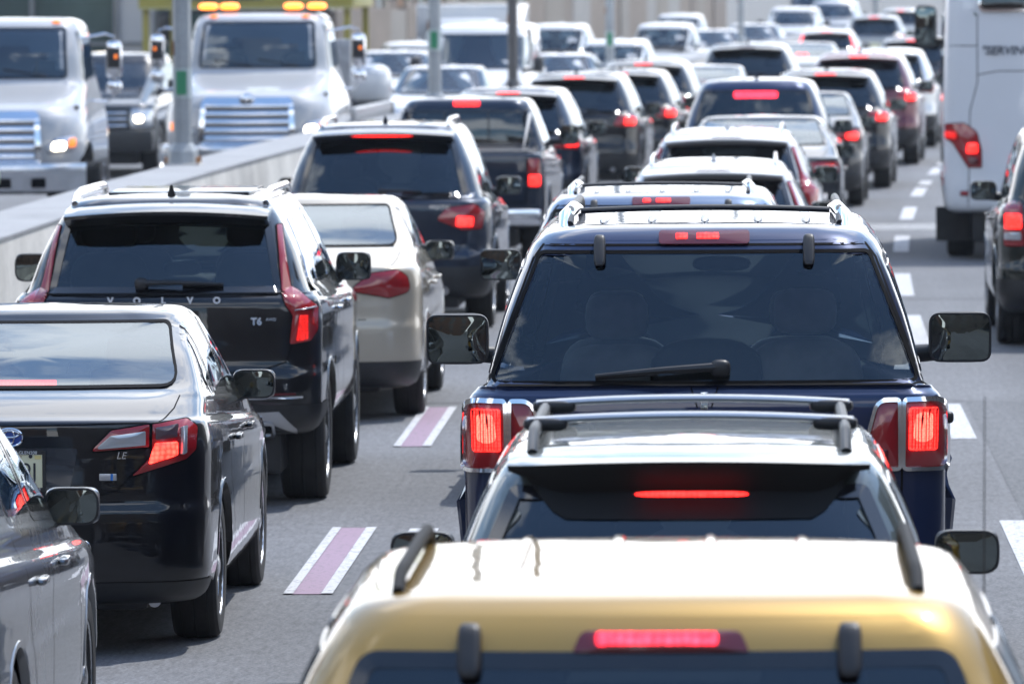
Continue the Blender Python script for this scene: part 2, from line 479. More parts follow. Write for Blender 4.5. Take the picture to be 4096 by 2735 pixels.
    def body(s, name, wheels=(), thick=True):
        """mesh with window holes and wheel arches taken out; wheels = [(y, z, radius)]"""
        V = s.V.copy()
        hw = np.abs(V[:, 0]).max()
        dead = np.zeros(len(V), bool)
        for (wy, wz, wr) in wheels:
            dy, dz = V[:, 1] - wy, V[:, 2] - wz
            d = np.hypot(dy, dz); side = np.abs(V[:, 0]) > hw * 0.62
            near = side & (d < wr + 0.05) & (d > wr - 0.055) & (V[:, 2] > wz - wr * 0.3)
            k = wr / np.maximum(d, 1e-6)
            V[near, 1] = wy + dy[near] * k[near]; V[near, 2] = wz + dz[near] * k[near]
            dead |= side & (d < wr * 0.985) & ~near
            s_near = near
        C = np.array([V[list(q)].mean(0) for q in s.F])
        hp = []
        for poly, ax in s.holes:
            xs, ys = [p[0] for p in poly], [p[1] for p in poly]
            hp.append((poly, ax, min(xs), max(xs), min(ys), max(ys)))
        F = []
        for q, c in zip(s.F, C):
            drop = False
            for (wy, wz, wr) in wheels:
                if abs(c[0]) > hw * 0.62 and math.hypot(c[1] - wy, c[2] - wz) < wr * 0.99: drop = True; break
            if not drop:
                for poly, ax, x0, x1, y0, y1 in hp:
                    if ax == 'rear' and c[1] > (s.ymin + s.ymax) / 2: continue
                    if ax == 'front' and c[1] < (s.ymin + s.ymax) / 2: continue
                    if ax == 'right' and c[0] < 0.2: continue
                    if ax == 'left' and c[0] > -0.2: continue
                    for p in [s.V[i] for i in q] + [c]:
                        uv = (p[0], p[2]) if ax in ('rear', 'front') else (p[1], p[2])
                        if x0 <= uv[0] <= x1 and y0 <= uv[1] <= y1 and inside(uv, poly): drop = True; break
                    if drop: break
            if not drop: F.append(q)
        used = sorted({i for q in F for i in q}); mp = {i: k for k, i in enumerate(used)}
        vv, ff = [tuple(p) for p in V[used]], [[mp[i] for i in q] for q in F]
        for hi, (poly, ax) in enumerate(s.holes):           # exact edge around every window opening
            pa = dens(poly, 0.04); kz = s.gz if ax in ('rear', 'front') else 1.0; k0 = len(vv); N = len(pa)
            outs = [[(a[0] + (b[0] - a[0]), a[1] + (b[1] - a[1]) * kz) for a, b in zip(pa, inset(pa, -d))] for d in s.grow]
            for j in range(N):
                for o in [pa] + outs:
                    l, nn = s.hit(o[j][0], o[j][1], ax); vv.append(tuple(l + nn * (0.0006 + 0.0004 * hi)))
            M = len(outs) + 1
            fl = ax in ('front', 'left')
            for j in range(N):
                for k in range(M - 1):
                    a, b = k0 + j * M + k, k0 + ((j + 1) % N) * M + k
                    ff.append((a, b, b + 1, a + 1))
        me = mesh_of(name, vv, ff, True, 38)
        bm = bmesh.new(); bm.from_mesh(me)
        nf = len(F)
        bm.faces.ensure_lookup_table()
        for fc in list(bm.faces)[nf:]:
            c = fc.calc_center_median(); loc, nn, i, d = s.bvh.find_nearest(c)
            q = s.F[i]; g = Vector(np.cross(s.V[q[2]] - s.V[q[0]], s.V[q[-1]] - s.V[q[1]]))
            if fc.normal.dot(g) < 0: fc.normal_flip()
        bm.to_mesh(me); bm.free(); me.set_sharp_from_angle(angle=R(38))
        return me

# ------------------------------------------------------------------ shared pieces
_cache = {}
def wheel_mesh(Rw, w):
    k = ('tyre', Rw, w)
    if k not in _cache:
        h = w / 2
        prof = [(Rw * .64, -h * .75), (Rw * .70, -h * .95), (Rw * .83, -h * 1.0), (Rw * .94, -h * .95), (Rw * .985, -h * .82),
                (Rw, -h * .62), (Rw, -h * .60), (Rw * .985, -h * .58), (Rw * .985, -h * .54), (Rw, -h * .52),
                (Rw, -h * .05), (Rw * .985, -h * .03), (Rw * .985, h * .03), (Rw, h * .05),
                (Rw, h * .52), (Rw * .985, h * .54), (Rw * .985, h * .58), (Rw, h * .60), (Rw, h * .62),
                (Rw * .985, h * .82), (Rw * .94, h * .95), (Rw * .83, h * 1.0), (Rw * .70, h * .95), (Rw * .64, h * .75)]
        _cache[k] = MB().lathe(prof, 'x', 40).me('wheel', True, 30)
    return _cache[k]
def rim_mesh(Rw, w, spokes=5):
    """outer side at +x"""
    k = ('rim', Rw, w, spokes)
    if k not in _cache:
        r = Rw * .70; h = w / 2; b = MB()
        b.lathe([(r * .93, -h * .8), (r * .90, h * .55), (r * .97, h * .9), (r, h * .93), (r, h * .86)], 'x', 36)
        b.lathe([(r * .91, h * .05), (r * .2, h * .05), (0.001, h * .05)], 'x', 24)
        b.lathe([(r * .24, h * .3), (r * .22, h * .86), (r * .12, h * .92), (0.001, h * .92)], 'x', 16)
        for i in range(spokes):
            a = 2 * math.pi * i / spokes
            for da, wd in ((-0.16, .06), (0.16, .06)):
                A = a + da
                ca, sa = math.cos(A), math.sin(A); ta, tb = -sa, ca
                v = []
                for rad, wdt, x in ((r * .18, wd * r * 1.5, h * .84), (r * .94, wd * r * 2.0, h * .72)):
                    for sx in (-1, 1):
                        for dx in (0, -h * .35):
                            v.append((x + dx, ca * rad + ta * sx * wdt, sa * rad + tb * sx * wdt))
                b.add(v, [(0, 2, 6, 4), (0, 4, 5, 1), (2, 3, 7, 6), (1, 5, 7, 3)])
        _cache[k] = b.me('rim', True, 35)
    return _cache[k]
def add_wheels(root, axles, tx, Rw, w, spokes=5, rim=None, steer=0.0):
    for (y, zc) in axles:
        for sx in (1, -1):
            o = ob('wheel', wheel_mesh(Rw, w), RUBBER, root, (sx * tx, y, zc), (random.random() * 3, 0, 0))
            ob('rim', rim_mesh(Rw, w, spokes), rim or ALLOY, o, None, (0, 0, 0 if sx > 0 else math.pi))
def housing_mesh(w, h, d, taper=0.75):
    k = ('housing', w, h, d, taper)
    if k not in _cache:
        b = MB().sq((0, 0, 0), (w, d, h), 5.0, 24, 14)
        v2 = []
        for (x, y, z) in b.v:
            t = (y + d / 2) / d                       # 0 at the glass face, 1 at the nose
            kx = 1 - (1 - taper) * t * t
            v2.append((x * kx, y, z * kx))
        b.v = v2
        _cache[k] = b.me('side_mirror', True, 50)
    return _cache[k]
def add_mirrors(root, shell, y, z, xo, w=0.24, h=0.17, d=0.16, mat=None, cap=None, rad=0.05, xl=None):
    """xo outer reach; glass faces the rear"""
    for sx in (1, -1):
        if sx < 0 and xl: xo = xl
        cx = sx * (xo - w / 2)
        m = ob('side_mirror', housing_mesh(w, h, d), mat or BLACK, root, (cx, y, z), (0, 0, 0 if sx > 0 else 0))
        poly = rpoly([(-w * .445, -h * .43), (w * .445, -h * .43), (w * .45, h * .43), (-w * .45, h * .43)], rad)
        mb = MB(); N = len(poly)
        yb = -d / 2 - 0.013
        vv = [(0, yb - .0045, 0)] + [(p[0] * t, yb - .0045 + .34 * t * t * (p[0] ** 2 + p[1] ** 2), p[1] * t) for t in (.25, .5, .75, 1.0) for p in poly]
        mb.add(vv, [(0, 1 + i, 1 + (i + 1) % N) for i in range(N)] + [(1 + k * N + i, 1 + (k + 1) * N + i, 1 + (k + 1) * N + (i + 1) % N, 1 + k * N + (i + 1) % N) for k in range(3) for i in range(N)])
        ob('mirror_glass', mb.me('mirror_glass', True, 0, fix=False), MIRROR, m, None, (0, 0, R(1.0) * sx))
        fr = MB(); outer = inset(poly, -0.009)
        fr.add([(p[0], yb - 0.004, p[1]) for p in outer] + [(p[0], yb - 0.004, p[1]) for p in poly] + [(p[0], yb + 0.03, p[1]) for p in outer] + [(p[0], yb + 0.012, p[1]) for p in poly],
               [(i, (i + 1) % N, N + (i + 1) % N, N + i) for i in range(N)] + [(i, (i + 1) % N, 2 * N + (i + 1) % N, 2 * N + i) for i in range(N)] + [(N + i, N + (i + 1) % N, 3 * N + (i + 1) % N, 3 * N + i) for i in range(N)])
        ob('mirror_rim', fr.me('mirror_rim'), BLACK, m)
        l, n = shell.hit(y + 0.04, z - h * 0.25, 'right')
        xi = l.x - 0.03
        MB().tube([(sx * xi, y + 0.05, z - h * .38), (sx * (xo - w * .75), y + 0.03, z - h * .30), (sx * (xo - w * .55), y + 0.02, z - h * .25)], [0.045, 0.038, 0.04], 10, 1.0).build('mirror_arm', BLACK, root)
def win(root, shell, name, poly, ax, mat, frit=0.03, fmat=None, cut=True, off=0.004, gap=0.010):
    if cut: shell.hole(poly, ax)
    o = ob(name, shell.pmesh(name, poly, ax, off=off, skirt=-0.001, K=5), mat, root)
    if frit: ob('window_border', shell.band('window_border', poly, ax, -gap, frit, off=off + 0.0015), fmat or GLOSSBLACK, o)
    return o
def lamp(root, shell, poly, ax, mat, name='tail_light', off=0.008, dome=0.012, K=4, frame=None, fw=0.016, sub=(), step=0.04):
    o = ob(name, shell.pmesh(name, poly, ax, off=off, dome=dome, K=K, step=step), mat, root)
    ob('lens_seal', shell.band('lens_seal', poly, ax, -0.007, 0.0, off=0.003), GAP, o)
    if frame: ob('lamp_frame', shell.band('lamp_frame', poly, ax, -fw, 0.003, off=off + 0.012, thick=0.01), frame, o)
    for si, (nm, pl, mt) in enumerate(sub):
        ob(nm, shell.pmesh(nm, pl, ax, off=off + dome * .9 + 0.004 + 0.006 * si, dome=dome * 0.3, K=3, step=step), mt, o)
    return o
def seat(root, x, y, zseat, ztop, w=0.5, mat=None, head=True, hw=0.27, hh=0.18):
    b = MB(); b.sq((x, y + 0.06, (zseat + ztop) / 2), (w, 0.2, ztop - zseat), 3.6, 18, 12)
    o = b.build('seat', mat or SEATM, root)
    if head: MB().sq((x, y + 0.02, ztop + hh * .58), (hw, 0.12, hh), 3.4, 16, 10).build('headrest', mat or SEATM, o)
    return o
def interior(root, hw, yb, yf, z, dash_y, dash_z, wheelx=-0.38):
    """tub floor at belt level, dashboard and steering wheel"""
    MB().box(-hw, hw, yb, yf, z - 0.04, z, 0.01).build('cabin_floor', INTER, root)
    MB().sq((0, dash_y, dash_z - 0.1), (hw * 1.9, 0.5, 0.28), 4, 20, 10).build('dashboard', INTER, root)
    b = MB(); n = 28; P = []
    for i in range(n + 1):
        t = 2 * math.pi * i / n; P.append((wheelx + 0.185 * math.cos(t), dash_y - 0.42 + 0.05 * math.sin(t), dash_z - 0.02 + 0.18 * math.sin(t)))
    b.tube(P, 0.017, 8, caps=False); b.build('steering_wheel', INTER, root)
def rails(root, shell, x, y0, y1, h=0.05, r=0.018, mat=None, zoff=0.0, flat=0.8, name='roof_rail', posts=True):
    for sx in (1, -1):
        P = []; n = 14
        for i in range(n + 1):
            t = i / n; y = y0 + (y1 - y0) * t
            l, nn = shell.hit(sx * x, y, 'top')
            e = min(1, min(t, 1 - t) / 0.09); e = math.sin(e * math.pi / 2)
            P.append((sx * x, y, l.z + (h * e if posts else h) - 0.004 * (1 - e) + zoff))
        MB().tube(P, r, 10, flat).build(name, mat or BLACK, root)
def crossbar(root, shell, x, y, h=0.09, r=0.014, mat=None, feet=None, footw=0.1, arch=0.012):
    l, nn = shell.hit(x, y, 'top'); z = l.z + h
    P = [(x * t, y, z + arch * (1 - t * t)) for t in np.linspace(-1, 1, 13)]
    o = MB().tube(P, r, 10, 1.5).build('roof_crossbar', mat or BLACK, root)
    return o, z
def plate(root, shell, z, x=0.0, w=0.305, h=0.155, ax='rear', mat=None, frame=None, y=None):
    l, n = shell.hit(x, z, ax)
    sg = -1 if ax == 'rear' else 1
    yy = (l.y + sg * 0.012) if y is None else y
    o = MB().box(x - w / 2, x + w / 2, yy - 0.004, yy + 0.004, z - h / 2, z + h / 2, 0.003).build('license_plate', mat or PLATEM, root, True, 40)
    return o, yy
def put_text(root, s, x, y, z, size, mat, name='lettering', face='rear', **kw):
    me = text_mesh(s, size, **kw); me.name = name
    rot = {'rear': (math.pi / 2, 0, 0), 'front': (math.pi / 2, 0, math.pi)}[face]
    return ob(name, me, mat, root, (x, y, z), rot)
# ------------------------------------------------------------------ vehicle families
def car_rings(L, hw, H, belt, rhw, yb=0.11, yrt=0.45, cowl=3.4, wtop=2.55, hoodf=0.9, hoodr=1.06, zb=0.27, rr=0.18, rf=0.42,
              deckz=None, lean=0.06, bumpout=0.0, crown=0.03, rbow=0.06, gmid=0.5, shoulder=0.0, roofr=0.16, fz=0.0, wbow=0.25, grr=None, hd=0.11):
    dz = belt if deckz is None else deckz
    zg = H - hd; gr = rr if grr is None else grr
    m = gmid
    return [
        rg(zb, zb, 0.25, L - 0.28, hw - 0.14, 0.25, 0.35, 0.05, 0.15),
        rg(zb + 0.04, zb + 0.03, 0.06, L - 0.09, hw - 0.055, rr + 0.05, rf, rbow, 0.18, 0.03, 0.06),
        rg(zb + 0.20, zb + 0.18, -bumpout, L, hw - 0.004, rr, rf, rbow, 0.2, 0.03, 0.08),
        rg(0.64, 0.62, -bumpout + 0.005, L - 0.005, hw, rr, rf, rbow, 0.2, 0.03, 0.08),
        rg(0.72, 0.70, lean * 0.5, L - 0.03, hw - 0.004, rr, rf, rbow, 0.2, 0.03, 0.08),
        rg(dz - 0.16, hoodf - 0.06, lean * 0.75, L - 0.09, hw + shoulder, rr, rf, rbow, 0.22, 0.03, 0.08),
        rg(dz - 0.03, hoodf + 0.01, lean, L - 0.17, hw - 0.02, rr, rf, rbow, 0.24, 0.03, 0.08),
        rg(dz + 0.0, hoodf + 0.045, lean + 0.03 + (yb - lean) * 0.12, L - 0.28, hw - 0.045, rr, rf, rbow, 0.26, 0.03, 0.08),
        rg((dz + belt) / 2 + 0.012, (hoodf + hoodr) / 2 + 0.04, lean + (yb - lean) * 0.6, (cowl + L) / 2 - 0.15, hw - 0.062, rr, rf, rbow, wbow, 0.03, 0.05),
        rg(belt + 0.005, hoodr, yb, cowl, hw - 0.085, gr, 0.4, rbow + 0.02, wbow, 0.03, 0.02),
        rg(belt + (zg - belt) * m, hoodr + (zg - hoodr) * m, yb + (yrt - 0.08 - yb) * (m - 0.05), cowl + (wtop - cowl) * (m - 0.03), hw - 0.085 + (rhw + 0.055 - hw + 0.085) * (m - 0.1), gr, 0.36, rbow + 0.02, wbow * 0.8, 0.04, 0.03),
        rg(zg, zg, yrt - 0.07, wtop + 0.10, rhw + 0.055, roofr, 0.3, rbow + 0.02, wbow * 0.7, 0.05, 0.04),
        rg(H - hd * .41, H - hd * .45, yrt, wtop, rhw, roofr, 0.26, rbow + 0.03, wbow * 0.65, 0.06, 0.05),
        rg(H - hd * .165, H - hd * .27, yrt + 0.07, wtop - 0.12, rhw - 0.10, roofr, 0.25, rbow + 0.03, 0.14, 0.06, 0.05),
        rg(H - 0.004, H - 0.012, yrt + 0.3, wtop - 0.35, rhw * 0.45, 0.15, 0.15, 0.03, 0.05),
        rg(H, H - 0.006, yrt + 0.55, wtop - 0.6, 0.03, 0.02, 0.02, 0.0, 0.0)]
class V:
    """one vehicle under construction"""
    def __init__(s, name, label, cat, rings, pnt, L, hw, seg=(7, 6, 30, 6, 8), per=3, group=None):
        s.root = thing(name, label, cat, group=group)
        s.sh = Shell(rings, seg, per); s.p = pnt; s.L, s.hw = L, hw; s.rings = rings
    def finish(s, axles, Rw, w, spokes=5, rim=None, arch=0.07, zc=None, body_name='body', archmat=None, tx=None, aff=None):
        zc = Rw if zc is None else zc
        kx, kz, dz = aff or (1, 1, 0)
        ws = [(y, (zc + 0.01 - dz) / kz, Rw + arch) for y in axles]
        s.body = ob(body_name, s.sh.body(body_name, ws), s.p, s.root)
        tx = tx or s.hw * kx - w / 2 - 0.025
        late = set(s.root.children)
        add_wheels(s.root, [(y, zc) for y in axles], tx, Rw, w, spokes, rim)
        MB().box(-(s.hw - 0.30), s.hw - 0.30, 0.22, s.L - 0.3, 0.20, 0.74, 0.03).build('underbody', BLACK, s.root)
        # lips around the wheel arches
        for y, z, r in ws:
            for ax, sx in (('right', 1), ('left', -1)):
                v, f = [], []; n = 22
                for i in range(n + 1):
                    t = math.pi * (0.06 + 0.88 * i / n) if z < 0.5 else math.pi * i / n
                    for rad, o in ((r - 0.014, -0.03), (r - 0.010, 0.0035), (r + 0.012, 0.004), (r + 0.018, -0.003)):
                        yy, zz_ = y + rad * math.cos(t), z + rad * math.sin(t)
                        l, nn = s.sh.hit(y + max(rad, r + 0.012) * math.cos(t), z + max(rad, r + 0.012) * math.sin(t), ax)
                        v.append((l.x + sx * o, yy, zz_))
                for i in range(n):
                    for k in range(3): f.append((i * 4 + k, (i + 1) * 4 + k, (i + 1) * 4 + k + 1, i * 4 + k + 1))
                late.add(MB().add(v, f).build('wheel_arch', archmat or s.p, s.root))
        if aff:
            A = Matrix.Translation((0, 0, dz)) @ Matrix.Diagonal((kx, 1, kz, 1))
            for o in late: o.matrix_local = A @ o.matrix_basis
        return s.root
    def gsides(s, polys, mat, frit=0.012, fmat=None, name='side_window'):
        for p in polys:
            win(s.root, s.sh, name, p, 'right', mat, frit, fmat); win(s.root, s.sh, name, p, 'left', mat, frit, fmat)
    def both(s, fn, poly, *a, **k):
        o1 = fn(s.root, s.sh, poly, *a, **k)
        k2 = dict(k)
        if 'sub' in k2: k2['sub'] = [(n, mirx(p), m) for n, p, m in k2['sub']]
        return o1, fn(s.root, s.sh, mirx(poly), *a, **k2)
    def gap(s, pts, ax, w=0.007, mir=True):
        ob('panel_gap', s.sh.line('panel_gap', pts, ax, w), GAP, s.root)
        if mir and ax in ('rear', 'front', 'top'): ob('panel_gap', s.sh.line('panel_gap', [(-a, b) for a, b in pts], ax, w), GAP, s.root)
        if mir and ax == 'right': ob('panel_gap', s.sh.line('panel_gap', pts, 'left', w), GAP, s.root)
    def handles(s, ys, z, mat=None, w=0.2):
        for y in ys:
            for ax, sx in (('right', 1), ('left', -1)):
                l, n = s.sh.hit(y, z, ax)
                MB().sq((l.x + sx * 0.018, y, z), (0.035, w, 0.032), 3.5, 14, 8).build('door_handle', mat or s.p, s.root)
    def bumper(s, z0, z1, y1=0.5, mat=None, off=0.007, name='bumper', y0=-1):
        ob(name, s.sh.slice(name, s.sh.ring_of_z(z0), s.sh.ring_of_z(z1), y0, y1, off), mat or BLACK, s.root)
    def wiper(s, p, t, r=0.012, base=0.05):
        l0, n0 = s.sh.hit(p[0], p[1], 'rear'); l1, n1 = s.sh.hit(t[0], t[1], 'rear'); lm, nm = s.sh.hit((p[0] + t[0]) / 2, (p[1] + t[1]) / 2, 'rear')
        b = MB(); b.sq((l0 + n0 * 0.03)[:], (base * 1.5, 0.07, base * 1.3), 3, 14, 8)
        b.tube([(l0 + n0 * .045)[:], (lm + nm * .05)[:], (l1 + n1 * .03)[:]], [r * 1.5, r * 1.1, r * .6], 8)
        b.tube([(lm + nm * .022)[:], (l1 + n1 * .016)[:]], r * .8, 6)
        return b.build('rear_wiper', BLACK, s.root)
    def fin(s, y, mat=None, x=0.0):
        l, n = s.sh.hit(x, y, 'top')
        v = [(x - .03, y - .02, l.z - .01), (x + .03, y - .02, l.z - .01), (x + .03, y + .13, l.z - .01), (x - .03, y + .13, l.z - .01), (x - .006, y - .02, l.z + .062), (x + .006, y - .02, l.z + .062), (x, y + .10, l.z + .012)]
        return MB().add(v, [(0, 1, 5, 4), (1, 2, 6, 5), (3, 0, 4, 6), (2, 3, 6), (4, 5, 6)]).build('antenna_fin', mat or s.p, s.root, True, 30)
    def high_lamp(s, w, h, z, mat, off=0.006, name='high_brake_light', back=None):
        P = rpoly([(-w / 2, z - h / 2), (w / 2, z - h / 2), (w / 2, z + h / 2), (-w / 2, z + h / 2)], h * 0.3)
        return ob(name, s.sh.pmesh(name, P, 'rear', off=off, dome=0.004, K=2, step=0.05), mat, s.root)
    def spoiler(s, hw0, hw1, z, depth, drop, thick=0.03, mat=None, arch=0.03, back=0.10):
        """roof lip: a wing that overhangs the rear glass"""
        n = 14; v, f = [], []
        l0, _ = s.sh.hit(0, z - 0.08, 'rear')
        for i in range(n + 1):
            t = -1 + 2 * i / n
            zt = z + arch * (1 - t * t)
            lt, _ = s.sh.hit(hw0 * t, min(zt, z) - 0.02, 'rear')
            yb = lt.y + 0.02; ye = l0.y - depth * (1 - 0.55 * abs(t) ** 3) 
            v += [(hw0 * t, yb + back, zt + 0.012), (hw0 * t, (yb + ye) / 2, zt + 0.004), (hw1 * t, ye, zt - drop * .35), (hw1 * t, ye + 0.006, zt - drop * .35 - thick * .6), (hw1 * t, yb + 0.02, zt - drop - thick)]
        for i in range(n):
            for k in range(4): f.append((i * 5 + k, (i + 1) * 5 + k, (i + 1) * 5 + k + 1, i * 5 + k + 1))
        f.append((0, 1, 2, 3, 4)); f.append(tuple(n * 5 + k for k in (4, 3, 2, 1, 0)))
        return MB().add(v, f).build('roof_spoiler', mat or s.p, s.root, True, 35)
def copy_tree(o, parent=None, swap=None, skip=()):
    if o.name.split('.')[0] in skip: return None
    c = o.copy(); COL.objects.link(c)
    if parent is not None: c.parent = parent
    if o.type == 'MESH' and swap:
        m = o.material_slots[0].material
        if m in swap:
            c.material_slots[0].link = 'OBJECT'; c.material_slots[0].material = swap[m]
    for ch in [q for q in bpy.data.objects if q.parent == o] if False else KIDS(o): copy_tree(ch, c, swap, skip)
    return c
def KIDS(o): return list(o.children)
# the road swings gently to the right beyond 55 m
def curve(D):
    d = max(0.0, D - 55.0)
    return 5.2e-4 * d * d if d < 52 else 5.2e-4 * 52 * 52 + 0.0541 * (d - 52)
def slope(D): return (curve(D + 0.5) - curve(D - 0.5))
def put(root, D, px=None, X=None, oncoming=False, dyaw=0.0, scale=None, z=0.0):
    """stand a vehicle with its camera-facing end D metres down the road"""
    s = FPX / D
    x = (px - VPX) / s if X is None else X
    a = -math.atan(slope(D + 2.0)) + dyaw
    root.rotation_euler = (0, 0, a + (math.pi if oncoming else 0))
    root.location = (x, D, z)
    if scale: root.scale = scale
    if oncoming:                                   # local front (y = L) has to sit at D
        L = root['len'] * (scale[1] if scale else 1)
        root.location = (x - math.sin(a) * L, D + math.cos(a) * L, z)
    if 'len' in root: del root['len']

# paints
P_NAVY = paint('navy', (0.010, 0.020, 0.062), 0.35, 0.3)
P_BLACK = paint('black', (0.006, 0.006, 0.008), 0.2, 0.3)
P_CHAR = paint('charcoal', (0.030, 0.032, 0.036), 0.5, 0.3)
P_GREY = paint('steel_grey', (0.20, 0.215, 0.235), 0.75, 0.32)
P_SILVER = paint('silver', (0.42, 0.43, 0.44), 0.8, 0.3)
P_CHAMP = paint('champagne', (0.46, 0.405, 0.32), 0.3, 0.34)
P_GOLD = paint('gold', (0.33, 0.205, 0.045), 0.5, 0.4)
P_WHITE = paint('white', (0.58, 0.585, 0.59), 0.0, 0.35)
P_STEELBLUE = paint('steel_blue', (0.10, 0.145, 0.23), 0.5, 0.3)
P_BLUEBLK = paint('blue_black', (0.012, 0.019, 0.036), 0.35, 0.3)
P_MAROON = paint('maroon', (0.10, 0.015, 0.028), 0.4, 0.3)
P_SAGE = paint('dark_sage', (0.075, 0.088, 0.080), 0.6, 0.3)
P_DGREEN = paint('green_black', (0.010, 0.015, 0.013), 0.3, 0.3)
BADGE = pm('badge_bright', (.8, .82, .85), .3, .35)
# ------------------------------------------------------------------ the large navy SUV (in focus, middle lane)
def big_suv(name, label, pnt, lamps=True, group=None, L=5.3, bar=CHROME):
    hw = 1.0
    rings = car_rings(L, hw, 2.07, 1.42, 0.665, yb=0.13, yrt=0.50, cowl=3.75, wtop=3.0, hoodf=1.05, hoodr=1.24, zb=0.36, rr=0.13, rf=0.35,
                      lean=0.09, crown=0.03, rbow=0.035, roofr=0.2, deckz=1.415, hd=0.085)
    v = V(name, label, 'suv', rings, pnt, L, hw, seg=(14, 7, 40, 6, 10), per=4, group=group)
    r, sh = v.root, v.sh
    gl = rpoly([(-0.865, 1.44), (0.865, 1.44), (0.668, 1.952), (-0.668, 1.952)], [.03, .03, .035, .035])
    sh.grow = (0.03, 0.06)
    win(r, sh, 'rear_window', gl, 'rear', G_REAR, 0.004, GAP, gap=0.010)
    v.gsides([rpoly([(0.42, 1.47), (1.45, 1.47), (1.45, 1.88), (0.62, 1.88)], .05), rpoly([(1.53, 1.47), (2.42, 1.45), (2.42, 1.88), (1.53, 1.89)], .05),
              rpoly([(2.52, 1.45), (3.55, 1.36), (3.12, 1.82), (2.52, 1.87)], .05)], G_REAR, 0.02)
    win(r, sh, 'windshield', rpoly([(-0.80, 1.30), (0.80, 1.30), (0.66, 1.90), (-0.66, 1.90)], .06), 'front', G_CLEAR, 0.03)
    # seams of the liftgate
    v.gap([(0.795, 1.435), (0.80, 1.40), (0.795, 1.02), (0.775, 0.62), (0.0, 0.60)], 'rear', 0.010)
    v.gap([(0.0, 1.432), (0.88, 1.432), (0.93, 1.425)], 'rear', 0.010)
    v.gap([(0.0, 1.985), (0.66, 1.985), (0.70, 1.93), (0.885, 1.43)], 'rear', 0.009)
    # upright lamps split by the gate seam
    out = rpoly([(0.805, 1.095), (0.965, 1.095), (0.968, 1.36), (0.81, 1.36)], [.015, .03, .06, .012])
    lit = rpoly([(0.822, 1.165), (0.925, 1.165), (0.93, 1.335), (0.826, 1.335)], .012)
    inn = rpoly([(0.625, 1.095), (0.783, 1.095), (0.783, 1.36), (0.70, 1.36)], [.02, .01, .01, .11])
    v.both(lamp, out, 'rear', REDLENS, frame=CHROME, fw=0.013, sub=[('brake_lamp', lit, LITHOT), ('bulb_glow', rpoly([(0.838, 1.20), (0.905, 1.20), (0.912, 1.315), (0.850, 1.315)], .03), LITCORE)] if lamps else [])
    if lamps:
        for sx in (1, -1):
            for k in range(8):
                x = 0.835 + 0.0115 * k
                ob('lens_rib', sh.line('lens_rib', [(sx * x, 1.172), (sx * (x + .003), 1.328)], 'rear', .0035, .034), REDLENS, r)
    v.both(lamp, inn, 'rear', REDLENS, name='gate_lamp', frame=CHROME, fw=0.012, sub=[('fog_lens', rpoly([(0.65, 1.108), (0.74, 1.108), (0.74, 1.17), (0.665, 1.17)], .01), DARKRED)])
    bk = v.high_lamp(0.37, 0.05, 2.008, DARKRED, off=0.012)
    P = rpoly([(-0.10, 1.997), (-0.055, 1.997), (-0.055, 2.019), (-0.10, 2.019)], .004)
    for a, b in ((-0.115, -0.068), (-0.03, 0.06)):
        q = rpoly([(a, 1.998), (b, 1.998), (b, 2.018), (a, 2.018)], .004)
        ob('brake_bulbs', sh.pmesh('brake_bulbs', q, 'rear', off=0.019, dome=0.002, K=2, step=0.03), LIT, bk)
    for x in (-0.427, 0.427):
        l, n = sh.hit(x, 1.96, 'rear')
        b = MB(); b.sq((x, l.y - 0.012, 1.965), (0.048, 0.05, 0.125), 4.5, 14, 10); b.v = [(q[0], q[1] + (q[2] - 1.965) * 0.65, q[2]) for q in b.v]
        b.build('glass_hinge', BLACK, r)
    v.wiper((0.065, 1.485), (-0.44, 1.452), 0.013, 0.055)
    l, n = sh.hit(0, 1.37, 'rear')
    e = MB(); e.box(-0.016, 0.016, l.y - 0.016, l.y - 0.004, 1.335, 1.405, 0.005); e.box(-0.006, 0.006, l.y - 0.024, l.y - 0.006, 1.340, 1.400, 0.003)
    e.build('emblem', CHROME, r)
    v.gap([(0.055, 1.425), (0.028, 1.34)], 'rear', 0.006)
    v.bumper(0.42, 0.66, 0.7, pnt, 0.018)
    ob('bumper_step', sh.slice('bumper_step', sh.ring_of_z(0.60), sh.ring_of_z(0.68), -1, 0.35, 0.026), BLACK, r)
    pl, yy = plate(r, sh, 0.86)
    # fender flares that stand out beside the lamps
    for sx in (1, -1):
        MB().tube([(sx * 0.965, 0.72, 0.62), (sx * 0.985, 0.70, 0.92), (sx * 0.975, 0.85, 1.08), (sx * 0.955, 1.15, 1.14), (sx * 0.96, 1.5, 1.05), (sx * 0.97, 1.62, 0.7)], [0.035, .045, .045, .045, .04, .03], 8, 1.0).build('fender_flare', pnt, r)
    MB().sq((0.985, 0.22, 1.29), (0.05, 0.06, 0.05), 3, 10, 8).build('sensor_knob', BLACK, r)
    rails(r, sh, 0.56, 0.85, 3.0, 0.055, 0.022, BLACK)
    o, z = crossbar(r, sh, 0.52, 1.15, 0.045, 0.013, BLACK)
    for sx in (1, -1):
        MB().tube([(sx * 0.58, 0.74, z - 0.105), (sx * 0.575, 0.95, z - 0.02), (sx * 0.55, 1.15, z + 0.012), (sx * 0.53, 1.25, z + 0.006)], [0.02, .035, .03, .02], 10, 1.0).build('rack_foot', bar, r)
    for x in (-0.42, -0.22, 0.0, 0.22, 0.42):
        P = []
        for i in range(12):
            y = 0.75 + 2.1 * i / 11; l, n = sh.hit(x, y, 'top'); P.append((x, y, l.z + 0.004))
        MB().tube(P, [.002] + [0.012] * 10 + [.002], 8, 1.6).build('roof_strip', SILVERTRIM, r)
    add_mirrors(r, sh, 3.25, 1.46, 1.27, 0.29, 0.235, 0.17, BLACK, rad=0.04)
    v.handles([1.72, 2.68], 1.22, CHROME)
